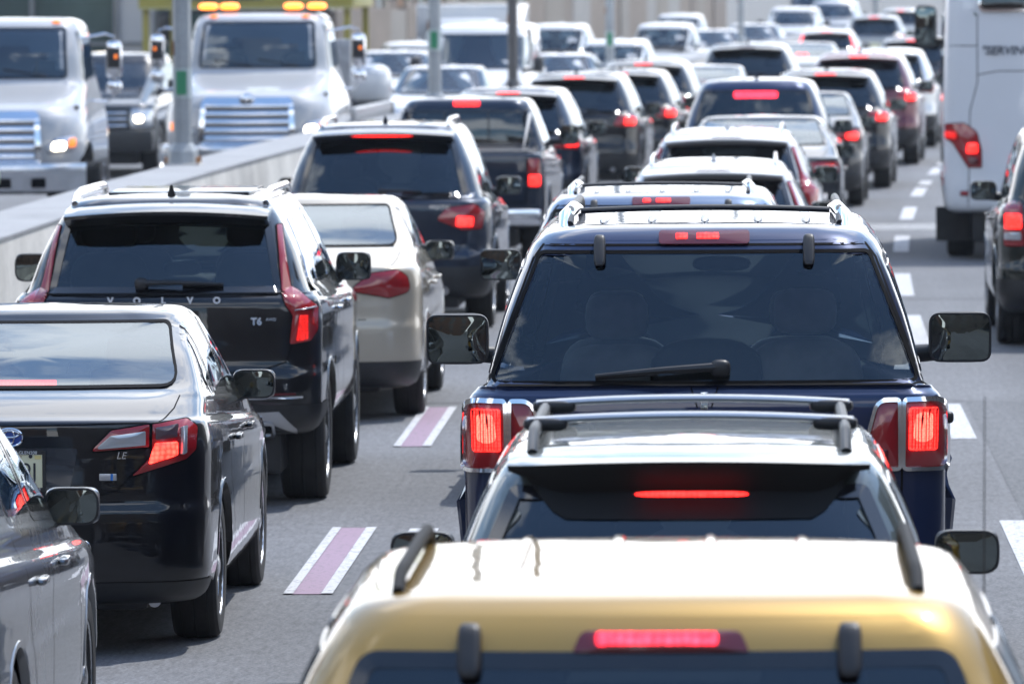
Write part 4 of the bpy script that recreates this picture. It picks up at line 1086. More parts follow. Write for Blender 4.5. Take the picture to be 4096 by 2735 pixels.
# ------------------------------------------------------------------ blue-black SUV with wide red lamps (left lane, third row)
def crossover(name, label, pnt, L=4.7, hw=0.93, H=1.70, belt=1.12, rhw=0.58, kind=0, lit=True, seg=(10, 6, 26, 5, 8), per=3, group=None, roofrails=CHROME, rake=0.50, cat='suv', side=False, hbw=0.30, hbz=0.075, hby=0.155):
    rings = car_rings(L, hw, H, belt, rhw, yb=0.14, yrt=rake, cowl=3.35, wtop=2.6, hoodf=0.93, hoodr=1.07, zb=0.28, rr=0.26, rf=0.42, lean=0.08, rbow=0.08, roofr=0.2)
    v = V(name, label, cat, rings, pnt, L, hw, seg, per, group=group); r, sh = v.root, v.sh
    zt = H - 0.14; wb, wt = hw - 0.235, rhw + 0.005
    win(r, sh, 'rear_window', rpoly([(-wb, belt + .02), (wb, belt + .02), (wt, zt), (-wt, zt)], .05), 'rear', G_DARK, 0.03)
    v.gsides([rpoly([(0.62, belt + .04), (1.12, belt + .03), (1.22, H - .15), (0.95, H - .17)], .04), rpoly([(1.24, belt + .03), (2.05, belt + .01), (2.05, H - .14), (1.32, H - .14)], .04),
              rpoly([(2.15, belt + .01), (3.15, belt - .02), (2.7, H - .2), (2.15, H - .14)], .04)], G_DARK, .016)
    win(r, sh, 'windshield', rpoly([(-0.75, belt), (0.75, belt), (rhw - .01, H - .16), (-rhw + .01, H - .16)], .05), 'front', G_CLEAR, 0.03)
    v.spoiler(rhw + .02, rhw + .01, H - .085, 0.15, 0.08, 0.03, pnt, 0.03)
    z = belt - .02
    if kind == 0:       # wide wrap lamps
        P = rpoly([(0.47, z - .16), (0.70, z - .25), (0.86, z - .24), (0.885, z - .10), (0.80, z - .03), (0.56, z - .06)], .03)
        Q = rpoly([(0.64, z - .215), (0.78, z - .22), (0.79, z - .14), (0.65, z - .13)], .02)
    elif kind == 1:     # compact lamps on the corner
        P = rpoly([(0.55, z - .13), (0.84, z - .16), (0.89, z - .05), (0.80, z + .02), (0.62, z - .01)], .03)
        Q = rpoly([(0.70, z - .12), (0.84, z - .12), (0.83, z - .03), (0.71, z - .03)], .02)
    elif kind == 2:     # upright lamps beside the glass
        P = rpoly([(wb + .035, z - .22), (hw - .06, z - .22), (hw - .045, z - .02), (wb + .01, z + .18), (wt + .065, zt - .03), (wt + .035, zt - .03), (wb - .03 + .035, z + .16), (wb + .035, z - .03)], .012)
        Q = rpoly([(wb + .05, z - .20), (hw - .09, z - .20), (hw - .08, z - .08), (wb + .06, z - .06)], .02)
    v.both(lamp, P, 'rear', REDLENS, off=0.008, dome=0.018, sub=[('brake_lamp', Q, LIT)] if lit else [])
    hb = sh.hit(0, H - .1, 'rear')[0]
    MB().sq((0, hb.y - hby, H - hbz), (hbw, 0.02, 0.028), 4, 20, 8).build('high_brake_light', LIT if lit else DARKRED, r)
    v.wiper((0.0, belt + .05), (0.34, belt + .05), 0.010, 0.045)
    v.bumper(0.30, 0.56, 0.5, BLACK, 0.008); plate(r, sh, 0.82)
    v.gap([(0.0, belt - .005), (wb + .05, belt + .0)], 'rear'); v.gap([(0.0, .64), (.62, .66), (.72, .80)], 'rear')
    for sx in (1, -1): MB().tube([(sx * .55, 0.1, .36), (sx * .55, -.01, .36)], .035, 12).build('exhaust_tip', CHROME, r)
    add_mirrors(r, sh, 2.9, belt + .03, hw + .14, 0.23, 0.17, 0.16, pnt, rad=0.05)
    if roofrails: rails(r, sh, rhw - .05, 0.7, 2.7, 0.05, 0.022, roofrails)
    v.fin(rake + .25, pnt); v.handles([1.62, 2.5], belt - .16, pnt)
    v.gap([(1.2, belt), (1.24, .95), (1.6, .55), (1.62, .36)], 'right'); v.gap([(2.1, belt), (2.08, .36)], 'right')
    interior(r, 0.74, .35, 3.2, belt - .14, 3.05, belt - .03)
    for x in (-0.38, 0.38): seat(r, x, 2.25, .8, belt + .13, .5); seat(r, x, 1.3, .8, belt + .11, .54)
    ob('grille', sh.pmesh('grille', rpoly([(-0.45, 0.62), (0.45, 0.62), (0.5, 0.84), (-0.5, 0.84)], .03), 'front'), GLOSSBLACK, r)
    ob('air_intake', sh.pmesh('air_intake', rpoly([(-0.55, 0.36), (0.55, 0.36), (0.55, 0.5), (-0.55, 0.5)], .03), 'front'), BLACK, r)
    v.both(lamp, rpoly([(0.54, 0.74), (0.86, 0.78), (0.87, 0.90), (0.57, 0.86)], .02), 'front', CLEARLENS, name='headlight')
    v.finish((1.0, L - .92), 0.365, 0.25, 5, None, 0.065)
    r['len'] = L
    return v
ml = crossover('midsize_suv', 'blue-black suv with wide red wrap-around lamps behind the champagne sedan', P_BLUEBLK, 4.8, 0.96, 1.80, 1.15, 0.60, 0, seg=(12, 7, 32, 6, 8), per=4, hbw=0.56, hbz=0.102, hby=0.172)
l, _ = ml.sh.hit(0, 1.08, 'rear')
e = MB(); e.tube([(.045 * math.cos(t), l.y - .012, 1.075 + .045 * math.sin(t)) for t in np.linspace(0, 2 * math.pi, 25)], .004, 6, 1, False)
for a in (90, 210, 330): e.tube([(0, l.y - .012, 1.075), (.045 * math.cos(R(a)), l.y - .012, 1.075 + .045 * math.sin(R(a)))], .004, 6)
e.build('emblem', CHROME, ml.root)
for s_, x in (('ML350', -0.52), ('4MATIC', 0.50)):
    l, _ = ml.sh.hit(x, 1.085, 'rear'); put_text(ml.root, s_, x, l.y - .006, 1.075, 0.055, CHROME, 'badge', ext=.003)
put(ml.root, 60.3, 1526)
# ------------------------------------------------------------------ prototypes for the rows behind
cx = crossover('crossover_suv', 'dark navy suv whose lit corner lamps show just right of the dark pickup', P_BLUEBLK, 4.65, 0.92, 1.70, 1.12, 0.58, 1, seg=(10, 6, 24, 5, 8), per=2, roofrails=None)
put(cx.root, 85.0, 2032)
wag = crossover('white_crossover', 'white crossover with upright red lamps, first ahead of the steel blue roof rack', P_WHITE, 4.5, 0.90, 1.54, 1.02, 0.56, 2, lit=False, seg=(10, 6, 26, 5, 8), per=3, roofrails=CHROME)
put(wag.root, 57.0, 2856)
wag.root['len'] = 4.5
def clone(proto, label, pnt, D, px=None, X=None, oncoming=False, scale=None, swap=None, skip=(), name=None, group=None, L=None):
    sw = {proto.p: pnt}; sw.update(swap or {})
    c = copy_tree(proto.root, None, sw, skip)
    c['label'] = label
    if name: c.name = name
    if 'group' in c: del c['group']
    if group: c['group'] = group
    if oncoming: c['len'] = proto.L
    elif 'len' in c: del c['len']
    put(c, D, px, X, oncoming, 0.0, scale)
    return c
sd = sedan('dark_sedan', 'dark grey sedan with a bright roof ahead of the two white crossovers', P_CHAR, False, None, (9, 6, 22, 5, 9), 3, H=1.50, lit=True)
put(sd.root, 76.0, 3039); sd.root['len'] = sd.L
sdw = sedan('white_sedan', 'white sedan facing the camera right behind the white tow truck, over the barrier', P_WHITE, False, None, (9, 6, 22, 5, 9), 3, H=1.50, lit=False, head=None)
put(sdw.root, 119.0, 1726, oncoming=True)

# our own direction, left lane
UNLIT = {LIT: DARKRED}
clone(cx, 'black suv with plum reflections and a long lit high brake lamp, left lane', P_BLACK, 97.0, 2297)
clone(cx, 'dark suv with boxy black rear glass right of the plum-black suv', P_BLACK, 104.0, X=-1.95, scale=(1, .95, .97))
clone(cx, 'charcoal suv last of the tight dark row in the left lane', P_CHAR, 110.8, X=-1.68, scale=(1, .95, 1.0))
clone(sd, 'small pale sedan roof showing past the end of the dark suv row', P_WHITE, 118.3, X=-0.87, scale=(1, .95, 1), swap=UNLIT)
clone(cx, 'dark brown suv with unlit lamps and a bright roof, ahead of the pale sedan', P_CHAR, 127.0, 2989, scale=(1.08, 1, 1.05), swap=UNLIT)
clone(sd, 'silver sedan with a single red lamp glint beside the brown suv', P_SILVER, 155.0, 3208)
clone(wag, 'far white hatchback with glowing red pillar lamps below the blue truck', P_WHITE, 180.0, 3310, swap={REDLENS: LIT, DARKRED: LIT}, scale=(1, 1, 1.04))
clone(cx, 'far grey suv with lit high lamp, left of the shuttle bus mirror', P_GREY, 208.0, 3501, scale=(1.05, 1, 1.04))
clone(cx, 'farthest grey suv showing a thin roof line near the top right', P_SILVER, 254.0, 3607)
# middle lane
clone(wag, 'white crossover with sweeping red pillar lamps, second ahead of the steel blue suv', P_WHITE, 66.6, 2909, scale=(1.02, 1, 1.03))
clone(sd, 'dark compact sedan squeezed between the navy minivan and the black suv', P_CHAR, 91.5, X=0.62, scale=(.97, .9, 1))
blk = clone(cx, 'black suv with one bright round brake lamp standing alone in the middle lane', P_BLACK, 99.0, 3304, scale=(1.02, 1, 1.0))
mar = clone(cx, 'maroon minivan ahead of the lone black suv', P_MAROON, 111.0, 3437, scale=(1.05, 1.05, 1.06)); mar['category'] = 'minivan'
clone(cx, 'silver suv partly hidden by the maroon minivan', P_SILVER, 122.0, X=2.35, scale=(1, 1, 1.02), swap=UNLIT)
clone(cx, 'dark blue suv with a wide red high lamp just left of the shuttle bus', P_BLUEBLK, 146.0, 3656, scale=(1, 1, 1.0))
# oncoming, beyond the barrier
clone(sdw, 'white hatchback facing the camera behind the boom of the tow truck', P_WHITE, 135.0, 1525, oncoming=True, scale=(1, 1, 1.06))
wcx = crossover('white_suv', 'tall white suv facing the camera between the dark signal pole and the sedan', P_WHITE, 4.9, 0.95, 1.85, 1.2, 0.62, 1, lit=False, seg=(8, 5, 22, 5, 9), per=2, roofrails=None)
put(wcx.root, 168.0, 2200, oncoming=True)
clone(wcx, 'white suv roof peeking over the white hatchback near the beige wall', P_WHITE, 150.0, 1606, oncoming=True, scale=(.97, 1, .87))
clone(sdw, 'small white car with a black mirror in front of the tall white suv', P_WHITE, 136.0, 2205, oncoming=True, scale=(.95, 1, 1.0))
clone(wcx, 'white crossover facing the camera behind the green-tagged slim pole', P_WHITE, 148.0, 2430, oncoming=True, scale=(.97, 1, .89))
clone(wcx, 'white suv with a wide blue windshield right of the slim pole', P_WHITE, 180.0, 2640, oncoming=True, scale=(1, 1, .95))
clone(wcx, 'distant white suv highest in the oncoming row under the tan wall', P_WHITE, 225.0, 2705, oncoming=True, scale=(1, 1, .93))
clone(sdw, 'distant white sedan half covered by the wide blue windshield suv', P_WHITE, 190.5, X=-1.1, oncoming=True)
clone(sdw, 'distant white sedan split by the base of the farthest lamp post', P_WHITE, 206.0, X=0.04, oncoming=True, scale=(1.02, 1, 1.02))
# ------------------------------------------------------------------ navy minivan with the long brake bar
mv = crossover('minivan', 'navy minivan with a long red brake bar across the top of its rear glass', P_NAVY, 5.0, 0.98, 1.80, 1.14, 0.63, 1, lit=True, seg=(10, 6, 24, 5, 8), per=3, roofrails=None, rake=0.42, cat='minivan')
for o in list(mv.root.children):
    if o.name.startswith('high_brake_light') or o.name.startswith('roof_spoiler'): bpy.data.objects.remove(o)
mv.high_lamp(0.52, 0.07, 1.61, LITPINK, off=0.010)
put(mv.root, 84.0, 3025)

# ------------------------------------------------------------------ pickups
def pickup(name, label, pnt, L, hw, H, rail, cabback, cowl, wtop, rhw, lit=True, Rw=0.38, hoodf=1.0, hoodr=1.15, clear=0.36, front=None, group=None):
    # lower body with the open bed, cab on top
    rings = [rg(clear, clear, 0.2, L - .25, hw - .14, .15, .3, .02, .12), rg(clear + .05, clear + .04, .04, L - .06, hw - .04, .12, .32, .02, .14), rg(.62, .62, .02, L, hw, .1, .34, .02, .14, 0, .05),
             rg(.85, .85, .02, L - .01, hw, .1, .34, .02, .14, 0, .05), rg(rail - .08, hoodf - .05, .03, L - .05, hw - .01, .1, .34, .02, .14, 0, .05), rg(rail - .01, hoodf + .02, .045, L - .12, hw - .03, .1, .34, .02, .16, 0, .05),
             rg(rail, hoodf + .04, .06, L - .25, hw - .06, .1, .34, .02, .18, 0, .05), rg(rail, (hoodf + hoodr) / 2 + .04, cabback * .5, (cowl + L) / 2, hw - .07, .1, .34, .02, .2, 0, .04), rg(rail + .01, hoodr, cabback, cowl, hw - .09, .12, .3, .03, .22),
             rg((rail + H - .12) / 2, (hoodr + H - .12) / 2, cabback + .03, (cowl + wtop) / 2 + .05, (hw + rhw) / 2 - .01, .14, .3, .03, .2), rg(H - .11, H - .11, cabback + .09, wtop + .08, rhw + .05, .16, .28, .03, .18),
             rg(H - .04, H - .05, cabback + .15, wtop, rhw, .18, .26, .03, .16), rg(H - .015, H - .025, cabback + .25, wtop - .15, rhw - .12, .18, .2, .03, .1), rg(H, H - .008, cabback + .6, wtop - .45, .03, .02, .02, 0, 0)]
    v = V(name, label, 'pickup', rings, pnt, L, hw, (9, 6, 28, 5, 9), 3, group); r, sh = v.root, v.sh
    wb, wt = hw - .24, rhw - .02
    gl = rpoly([(-wb, rail + .06), (wb, rail + .06), (wt, H - .15), (-wt, H - .15)], .05)
    win(r, sh, 'rear_window', gl, 'rear', G_DARK, .03)
    for x in (-wb * .36, wb * .36): ob('window_divider', sh.line('window_divider', [(x, rail + .07), (x * .95, H - .16)], 'rear', .018, .009), BLACK, r)
    cy = cabback
    v.gsides([rpoly([(cy + .22, rail + .05), (cy + .9, rail + .04), (cy + .9, H - .15), (cy + .3, H - .15)], .04), rpoly([(cy + 1.0, rail + .04), (cowl - .25, rail), (wtop + .08, H - .2), (cy + 1.0, H - .15)], .04)], G_DARK, .016)
    win(r, sh, 'windshield', rpoly([(-hw + .19, hoodr + .05), (hw - .19, hoodr + .05), (rhw - .01, H - .15), (-rhw + .01, H - .15)], .05), 'front', G_MID, .03)
    v.high_lamp(.28, .05, H - .075, LIT if lit else DARKRED, off=.01)
    P = rpoly([(hw - .17, rail - .36), (hw - .04, rail - .36), (hw - .05, rail - .06), (hw - .17, rail - .06)], .02)
    v.both(lamp, P, 'rear', REDLENS, sub=[('brake_lamp', rpoly([(hw - .16, rail - .345), (hw - .05, rail - .345), (hw - .05, rail - .23), (hw - .16, rail - .23)], .015), LITHOT)] if lit else [])
    v.gap([(hw - .19, rail - .01), (hw - .19, .68), (0, .68)], 'rear', .012)
    ob('tailgate_handle', sh.pmesh('tailgate_handle', rpoly([(-.13, rail - .2), (.13, rail - .2), (.13, rail - .1), (-.13, rail - .1)], .02), 'rear', off=.012), BLACK, r)
    T = rpoly([(-hw + .16, .16), (hw - .16, .16), (hw - .16, cabback - .04), (-hw + .16, cabback - .04)], .04)
    ob('tonneau_cover', sh.pmesh('tonneau_cover', T, 'top', off=.02, skirt=.05), BLACK, r)
    MB().box(-hw + .02, hw - .02, -.14, .04, .44, .62, .04).build('rear_bumper', CHROME, r); pl, yy = plate(r, sh, .56, y=-.15)
    add_mirrors(r, sh, wtop + .45, rail + .1, hw + .2, .22, .23, .15, BLACK, rad=.05)
    v.handles([cy + .35, cy + 1.15], rail - .18, pnt)
    interior(r, .74, cy + .2, cowl - .1, rail - .1, cowl - .35, rail + .02)
    for x in (-.38, .38): seat(r, x, cowl - 1.35, .9, rail + .2, .5)
    if front:
        ob('grille', sh.pmesh('grille', rpoly([(-.56, .74), (.56, .74), (.58, hoodf - .03), (-.58, hoodf - .03)], .03), 'front', off=.012), pm('grille_black', (.02, .022, .026), .4), r)
        for z in (.80, .90, .99): MB().tube([(-.57, sh.hit(-.57, z, 'front')[0].y + .02, z), (0, sh.hit(0, z, 'front')[0].y + .03, z), (.57, sh.hit(.57, z, 'front')[0].y + .02, z)], .022, 8).build('grille_bar', CHROME, r)
        v.both(lamp, rpoly([(.62, .76), (.93, .78), (.95, hoodf - .06), (.63, hoodf - .04)], .03), 'front', CLEARLENS, name='headlight', sub=[('bulb', rpoly([(.68, .85), (.80, .85), (.80, .95), (.68, .95)], .04), HEADLIT)] if front == 'lit' else [])
        MB().box(-hw + .02, hw - .02, L - .16, L + .06, .40, .74, .05).build('front_bumper', pm('bumper_dark', (.02, .021, .023), .4), r)
        MB().box(-.155, .155, L + .06, L + .07, .5, .65, .003).build('front_plate', PLATEM, r)
    v.finish((1.2, L - .95), Rw, .27, 6, None, .08)
    r['len'] = L
    return v
pk = pickup('dark_pickup', 'dark midsize pickup with a three-pane rear window and square lit lamps', P_BLUEBLK, 5.3, .93, 1.76, 1.20, 1.85, 4.1, 3.45, .63, clear=.40)
put(pk.root, 73.6, 1826)
sv = pickup('grey_pickup', 'dark grey pickup with one glowing headlight between the two white trucks', P_CHAR, 5.8, 1.0, 1.90, 1.28, 2.0, 4.45, 3.75, .70, False, .40, 1.10, 1.26, .42, 'lit')
put(sv.root, 106.5, X=-10.05, oncoming=True)
pol = copy_tree(sv.root, None, {sv.p: P_WHITE}); pol['label'] = 'distant white pickup with a bluish-white headlight near the farthest lamp post'; pol['len'] = 5.8
put(pol, 228.0, 3172, oncoming=True)
pk3 = copy_tree(sv.root, None, {sv.p: P_SILVER}); pk3['label'] = 'distant silver pickup with a big blue windshield at the top of the frame'; pk3['len'] = 5.8
put(pk3, 250.0, 3335, oncoming=True, scale=(1.02, 1, 1.06))

# ------------------------------------------------------------------ dark green SUV cut by the right edge
ex = crossover('dark_green_suv', 'dark green-black suv cut off by the right edge beside the white shuttle bus', P_DGREEN, 4.85, 0.97, 1.83, 1.18, 0.66, 1, lit=False, seg=(12, 7, 30, 6, 8), per=4, roofrails=BLACK, rake=.42)
for o in list(ex.root.children):
    if o.name.split('.')[0] in ('tail_light',): 
        for c in list(o.children): bpy.data.objects.remove(c)
        bpy.data.objects.remove(o)
ex.both(lamp, rpoly([(.74, .84), (.90, .84), (.90, 1.20), (.76, 1.20)], .02), 'rear', REDLENS, sub=[('brake_lamp', rpoly([(.76, .98), (.885, .98), (.885, 1.10), (.765, 1.10)], .015), LITHOT), ('reverse_lens', rpoly([(.76, .89), (.885, .89), (.885, .95), (.76, .95)], .01), CLEARLENS)])
put(ex.root, 57.2, X=2.99)

# ------------------------------------------------------------------ white shuttle bus
def bus():
    L, hw, H = 7.2, 1.12, 3.05
    rings = [rg(.52, .52, .12, L - .2, hw - .1, .15, .3, .03, .1), rg(.56, .56, .03, L - .05, hw - .03, .2, .35, .05, .12), rg(.80, .80, 0, L, hw, .2, .4, .05, .14), rg(1.2, 1.15, .01, L - .05, hw, .2, .4, .05, .16),
             rg(1.6, 1.45, .02, L - .2, hw, .2, .4, .05, .18), rg(2.2, 2.1, .03, L - .6, hw - .01, .2, .4, .05, .2), rg(2.75, 2.75, .05, L - .9, hw - .03, .2, .4, .05, .2), rg(H - .1, H - .1, .09, L - 1.1, hw - .06, .22, .35, .05, .2),
             rg(H - .03, H - .03, .18, L - 1.25, hw - .16, .25, .3, .05, .15), rg(H, H, .5, L - 1.6, .5, .2, .2, .03, .1), rg(H + .01, H + .01, 1, L - 2, .03, .02, .02, 0, 0)]
    pw = paint('bus_white', (.72, .73, .745), 0.0, .35)
    v = V('shuttle_bus', 'white shuttle bus with dark lettering and a curved red tail lamp, right lane', 'bus', rings, pw, L, hw, (9, 6, 26, 5, 8), 3); r, sh = v.root, v.sh
    g = rpoly([(-.72, 2.68), (.72, 2.68), (.70, 2.95), (-.70, 2.95)], .05)
    win(r, sh, 'rear_window', g, 'rear', G_DARK, .02); ob('window_ledge', sh.band('window_ledge', g, 'rear', -.03, -.008, .03), CHROME, r)
    for i in range(5): 
        a = .5 + 1.02 * i
        v.gsides([rpoly([(a, 1.75), (a + .92, 1.75), (a + .92, 2.6), (a, 2.6)], .06)], G_DARK, .02)
    P = rpoly([(.72, 1.0), (.86, 1.0), (1.03, 1.27), (1.095, 1.30), (1.10, 1.46), (.90, 1.47), (.77, 1.38), (.72, 1.18)], [.01, .02, .1, .02, .02, .06, .08, .05])
    v.both(lamp, P, 'rear', REDLENS, off=.012, dome=.02, sub=[('brake_lamp', rpoly([(.76, 1.15), (.88, 1.15), (.87, 1.255), (.76, 1.255)], .02), LITHOT), ('turn_lamp', rpoly([(.98, 1.30), (1.08, 1.32), (1.08, 1.385), (.98, 1.375)], .02), LITSOFT), ('dark_lens', rpoly([(.75, 1.03), (.84, 1.03), (.87, 1.10), (.75, 1.10)], .01), DARKRED)])
    for poly in ([(-.86, .58), (-.84, 1.6), (-.76, 1.9), (-.76, 2.62)], [(.76, 2.62), (.76, 1.9), (.84, 1.6), (.86, .58)]): v.gap(poly, 'rear', .01, False)
    v.gap([(-1.05, 2.29), (-.76, 2.29)], 'rear', .01); v.gap([(-.76, 1.98), (-.55, 2.02), (.55, 2.02), (.76, 1.98)], 'rear', .01, False)
    txt = pm('bus_lettering', (.08, .09, .11), .6)
    l, _ = sh.hit(-.3, 2.24, 'rear'); put_text(r, '"SERVING A', -.72, l.y - .004, 2.235, .125, txt, 'lettering', ext=.002, bold=.003, shear=.2, align='LEFT')
    l, _ = sh.hit(0, 1.79, 'rear'); put_text(r, '3', -.24, l.y - .004, 1.79, .135, txt, 'lettering', ext=.002, bold=.004, shear=.15, align='LEFT')
    v.both(lamp, rpoly([(.86, .70), (.94, .70), (.94, .745), (.86, .745)], .01), 'rear', REDLENS, name='reflector')
    for y in (.35, 2.2):
        for ax in ('left', 'right'): ob('side_marker', sh.pmesh('side_marker', rpoly([(y, .8), (y + .12, .8), (y + .12, .9), (y, .9)], .01), ax, off=.015), REDLENS, r)
    ob('side_skirt', sh.slice('side_skirt', sh.ring_of_z(.56), sh.ring_of_z(.80), .4, 6.9, .008), SILVERTRIM, r)
    add_mirrors(r, sh, 6.1, 2.45, 1.42, .26, .50, .18, BLACK, rad=.06)
    win(r, sh, 'windshield', rpoly([(-.95, 1.6), (.95, 1.6), (.92, 2.7), (-.92, 2.7)], .1), 'front', G_MID, .04)
    for sx in (1, -1): MB().box(sx * .98 - .22, sx * .98 + .14, 1.0, 1.05, .18, .55).build('mud_flap', RUBBER, r)
    v.finish((1.6, 5.7), .40, .30, 6, CHROME, .07, tx=.93)
    return r
bs = bus(); put(bs, 74.5, X=3.19)

# ------------------------------------------------------------------ cargo van, oncoming
def van(name, label, pnt, D, px, H=2.15, scale=None):
    L, hw = 5.4, .99
    rings = car_rings(L, hw, H, 1.3, .80, yb=.1, yrt=.25, cowl=4.75, wtop=3.9, hoodf=1.05, hoodr=1.25, zb=.32, rr=.14, rf=.4, lean=.05, rbow=.04, roofr=.2)
    v = V(name, label, 'van', rings, pnt, L, hw, (8, 5, 22, 5, 9), 3); r, sh = v.root, v.sh
    win(r, sh, 'windshield', rpoly([(-.80, 1.32), (.80, 1.32), (.74, H - .2), (-.74, H - .2)], .06), 'front', G_MID, .03)
    v.gsides([rpoly([(3.3, 1.36), (4.5, 1.30), (4.0, H - .25), (3.3, H - .22)], .05)], G_DARK, .02)
    ob('grille', sh.pmesh('grille', rpoly([(-.62, .70), (.62, .70), (.66, 1.02), (-.66, 1.02)], .05), 'front', off=.01), pm('grille_navy', (.02, .03, .06), .35), r)
    for z in (.78, .88): MB().tube([(-.6, sh.hit(-.6, z, 'front')[0].y + .015, z), (0, sh.hit(0, z, 'front')[0].y + .02, z), (.6, sh.hit(.6, z, 'front')[0].y + .015, z)], .015, 8).build('grille_bar', SILVERTRIM, r)
    v.both(lamp, rpoly([(.68, .78), (.93, .80), (.94, 1.04), (.70, 1.0)], .03), 'front', CLEARLENS, name='headlight')
    ob('turn_lamp', sh.pmesh('turn_lamp', rpoly([(-.95, .68), (-.80, .66), (-.80, .76), (-.95, .78)], .02), 'front', off=.015), AMBER, r)
    add_mirrors(r, sh, 4.3, 1.4, 1.25, .2, .32, .15, BLACK)
    interior(r, .8, 3.0, 4.7, 1.1, 4.4, 1.24)
    for x in (-.42, .42): seat(r, x, 3.5, .9, 1.5, .5)
    MB().box(-.9, .9, 2.95, 3.0, .5, H - .1).build('bulkhead', INTER, r)
    v.bumper(.34, .6, 9, BLACK, .01, 'front_bumper', 4.6)
    v.finish((1.0, 4.45), .36, .24, 5, None, .07); r['len'] = L
    put(r, D, px, None, True, 0, scale)
    return v
vn = van('cargo_van', 'white cargo van with a tall dark windshield between the two lamp posts', P_WHITE, 128.5, 1890)
vn2 = copy_tree(vn.root, None, {vn.p: P_STEELBLUE}); vn2['label'] = 'large blue van behind the silver pickup at the very top of the frame'; vn2['len'] = 5.4
put(vn2, 268.0, 3262, oncoming=True, scale=(1.1, 1, 1.12))

# ------------------------------------------------------------------ medium trucks with bonnet (oncoming)
def truck(name, label, beacons, deck=True):
    L, hw = 2.75, 1.12                                  # cab and bonnet; the deck runs back behind y = 0
    pw = paint('truck_white', (.40, .405, .415), 0.0, .4)
    rings = [rg(.78, .78, .02, L - .12, hw - .1, .08, .5, .0, .14, 0, .0), rg(.82, .82, 0, L - .02, hw, .08, .5, 0, .16, 0, .0), rg(1.05, 1.0, 0, L, hw + .01, .08, .5, 0, .17, 0, .0), rg(1.30, 1.22, 0, L - .03, hw, .08, .5, 0, .18, 0, .02),
             rg(1.45, 1.36, 0, L - .06, hw - .03, .08, .45, 0, .18, 0, .09), rg(1.58, 1.46, 0, L - .10, hw - .07, .08, .4, 0, .2, 0, .24), rg(1.70, 1.56, 0, L - .35, hw - .10, .08, .35, 0, .2, 0, .27), rg(1.80, 1.72, 0, 1.75, hw - .13, .08, .3, 0, .22, 0, .14), rg(1.86, 1.79, 0, 1.55, hw - .15, .08, .3, 0, .22),
             rg(2.15, 2.15, .01, 1.42, hw - .19, .1, .28, 0, .2), rg(2.44, 2.44, .02, 1.24, hw - .24, .12, .26, 0, .2), rg(2.53, 2.53, .07, 1.12, hw - .30, .14, .24, 0, .18), rg(2.57, 2.57, .2, .95, hw - .45, .15, .2, 0, .1), rg(2.58, 2.58, .4, .7, .05, .02, .02, 0, 0)]
    v = V(name, label, 'truck', rings, pw, L, hw, (8, 5, 22, 7, 12), 4); r, sh = v.root, v.sh
    win(r, sh, 'windshield', rpoly([(-.79, 1.84), (.79, 1.84), (.74, 2.45), (-.74, 2.45)], .05), 'front', glass('truck_windshield', (.45, .53, .58), ior=2.0), .03)
    v.gsides([rpoly([(.15, 1.86), (1.2, 1.80), (1.05, 2.40), (.15, 2.42)], .05)], G_DARK, .02)
    # bright grille with five bars
    gp = rpoly([(-.60, .86), (.60, .86), (.56, 1.40), (-.56, 1.40)], .05)
    gr = ob('grille', sh.pmesh('grille', gp, 'front', off=.004), pm('grille_black', (.02, .022, .026), .4), r)
    ob('grille_surround', sh.band('grille_surround', gp, 'front', -.05, .02, .03), CHROME, gr)
    for i in range(5):
        z = .91 + .108 * i
        y0 = sh.hit(0, z, 'front')[0].y; y1 = sh.hit(.56, z, 'front')[0].y
        b = MB(); P = [(x, y1 + (y0 - y1) * (1 - (x / .56) ** 2) + .025, z) for x in np.linspace(-.56, .56, 11)]
        b.tube(P, .046, 8, .45); b.build('grille_bar', CHROME, gr)
    l, _ = sh.hit(0, 1.40, 'front')
    em = MB(); em.lathe([(.001, .05), (.075, .05), (.10, .035), (.105, .0)], 'y', 20, (0, l.y, 1.41)); e = em.build('emblem', CHROME, r)
    b = MB()
    for dz in (-.03, .03): b.tube([(-.05, l.y + .055, 1.41 + dz), (.05, l.y + .055, 1.41 + dz)], .009, 6)
    for dx in (-.05, .05): b.tube([(dx, l.y + .055, 1.41 - .045), (dx * .75, l.y + .055, 1.41), (dx, l.y + .055, 1.41 + .045)], .009, 6)
    b.build('emblem_mark', INK, e)
    l, _ = sh.hit(0, 1.62, 'front'); put_text(r, 'HINO', 0, l.y + .03, 1.60, .10, pm('hood_letters', (.25, .28, .36), .5), 'lettering', 'front', ext=.003).rotation_euler = (R(25), 0, math.pi)
    H_ = rpoly([(.72, .95), (1.0, .98), (1.04, 1.10), (1.0, 1.17), (.80, 1.13), (.70, 1.02)], .03)
    v.both(lamp, H_, 'front', CLEARLENS, name='headlight', off=.012, dome=.03, sub=[('bulb', rpoly([(.75, .985), (.91, .995), (.91, 1.09), (.77, 1.08)], .04), HEADLIT), ('turn_lamp', rpoly([(.94, 1.02), (1.01, 1.03), (1.01, 1.13), (.94, 1.12)], .02), AMBER)])
    # full-width bumper with tow openings
    n = 22; vv, ff = [], []
    for i in range(n + 1):
        x = -1.16 + 2.32 * i / n; y = L + .12 - .34 * abs(x / 1.16) ** 3.2
        vv += [(x, y - .2, .84), (x, y - .02, .83), (x, y, .79), (x, y - .01, .70), (x, y - .03, .50), (x, y - .15, .46)]
    for i in range(n):
        for k in range(5): ff.append((i * 6 + k, (i + 1) * 6 + k, (i + 1) * 6 + k + 1, i * 6 + k + 1))
    bp = MB().add(vv, ff).build('front_bumper', pm('bumper_steel', (.58, .60, .64), .22, .85, noise=.1), r)
    for x in (-.62, -.2, .2, .62): MB().box(x - .09, x + .09, L + .08 - .05 * abs(x), L + .125 - .05 * abs(x), .54, .66, .015).build('tow_opening', GAP, bp)
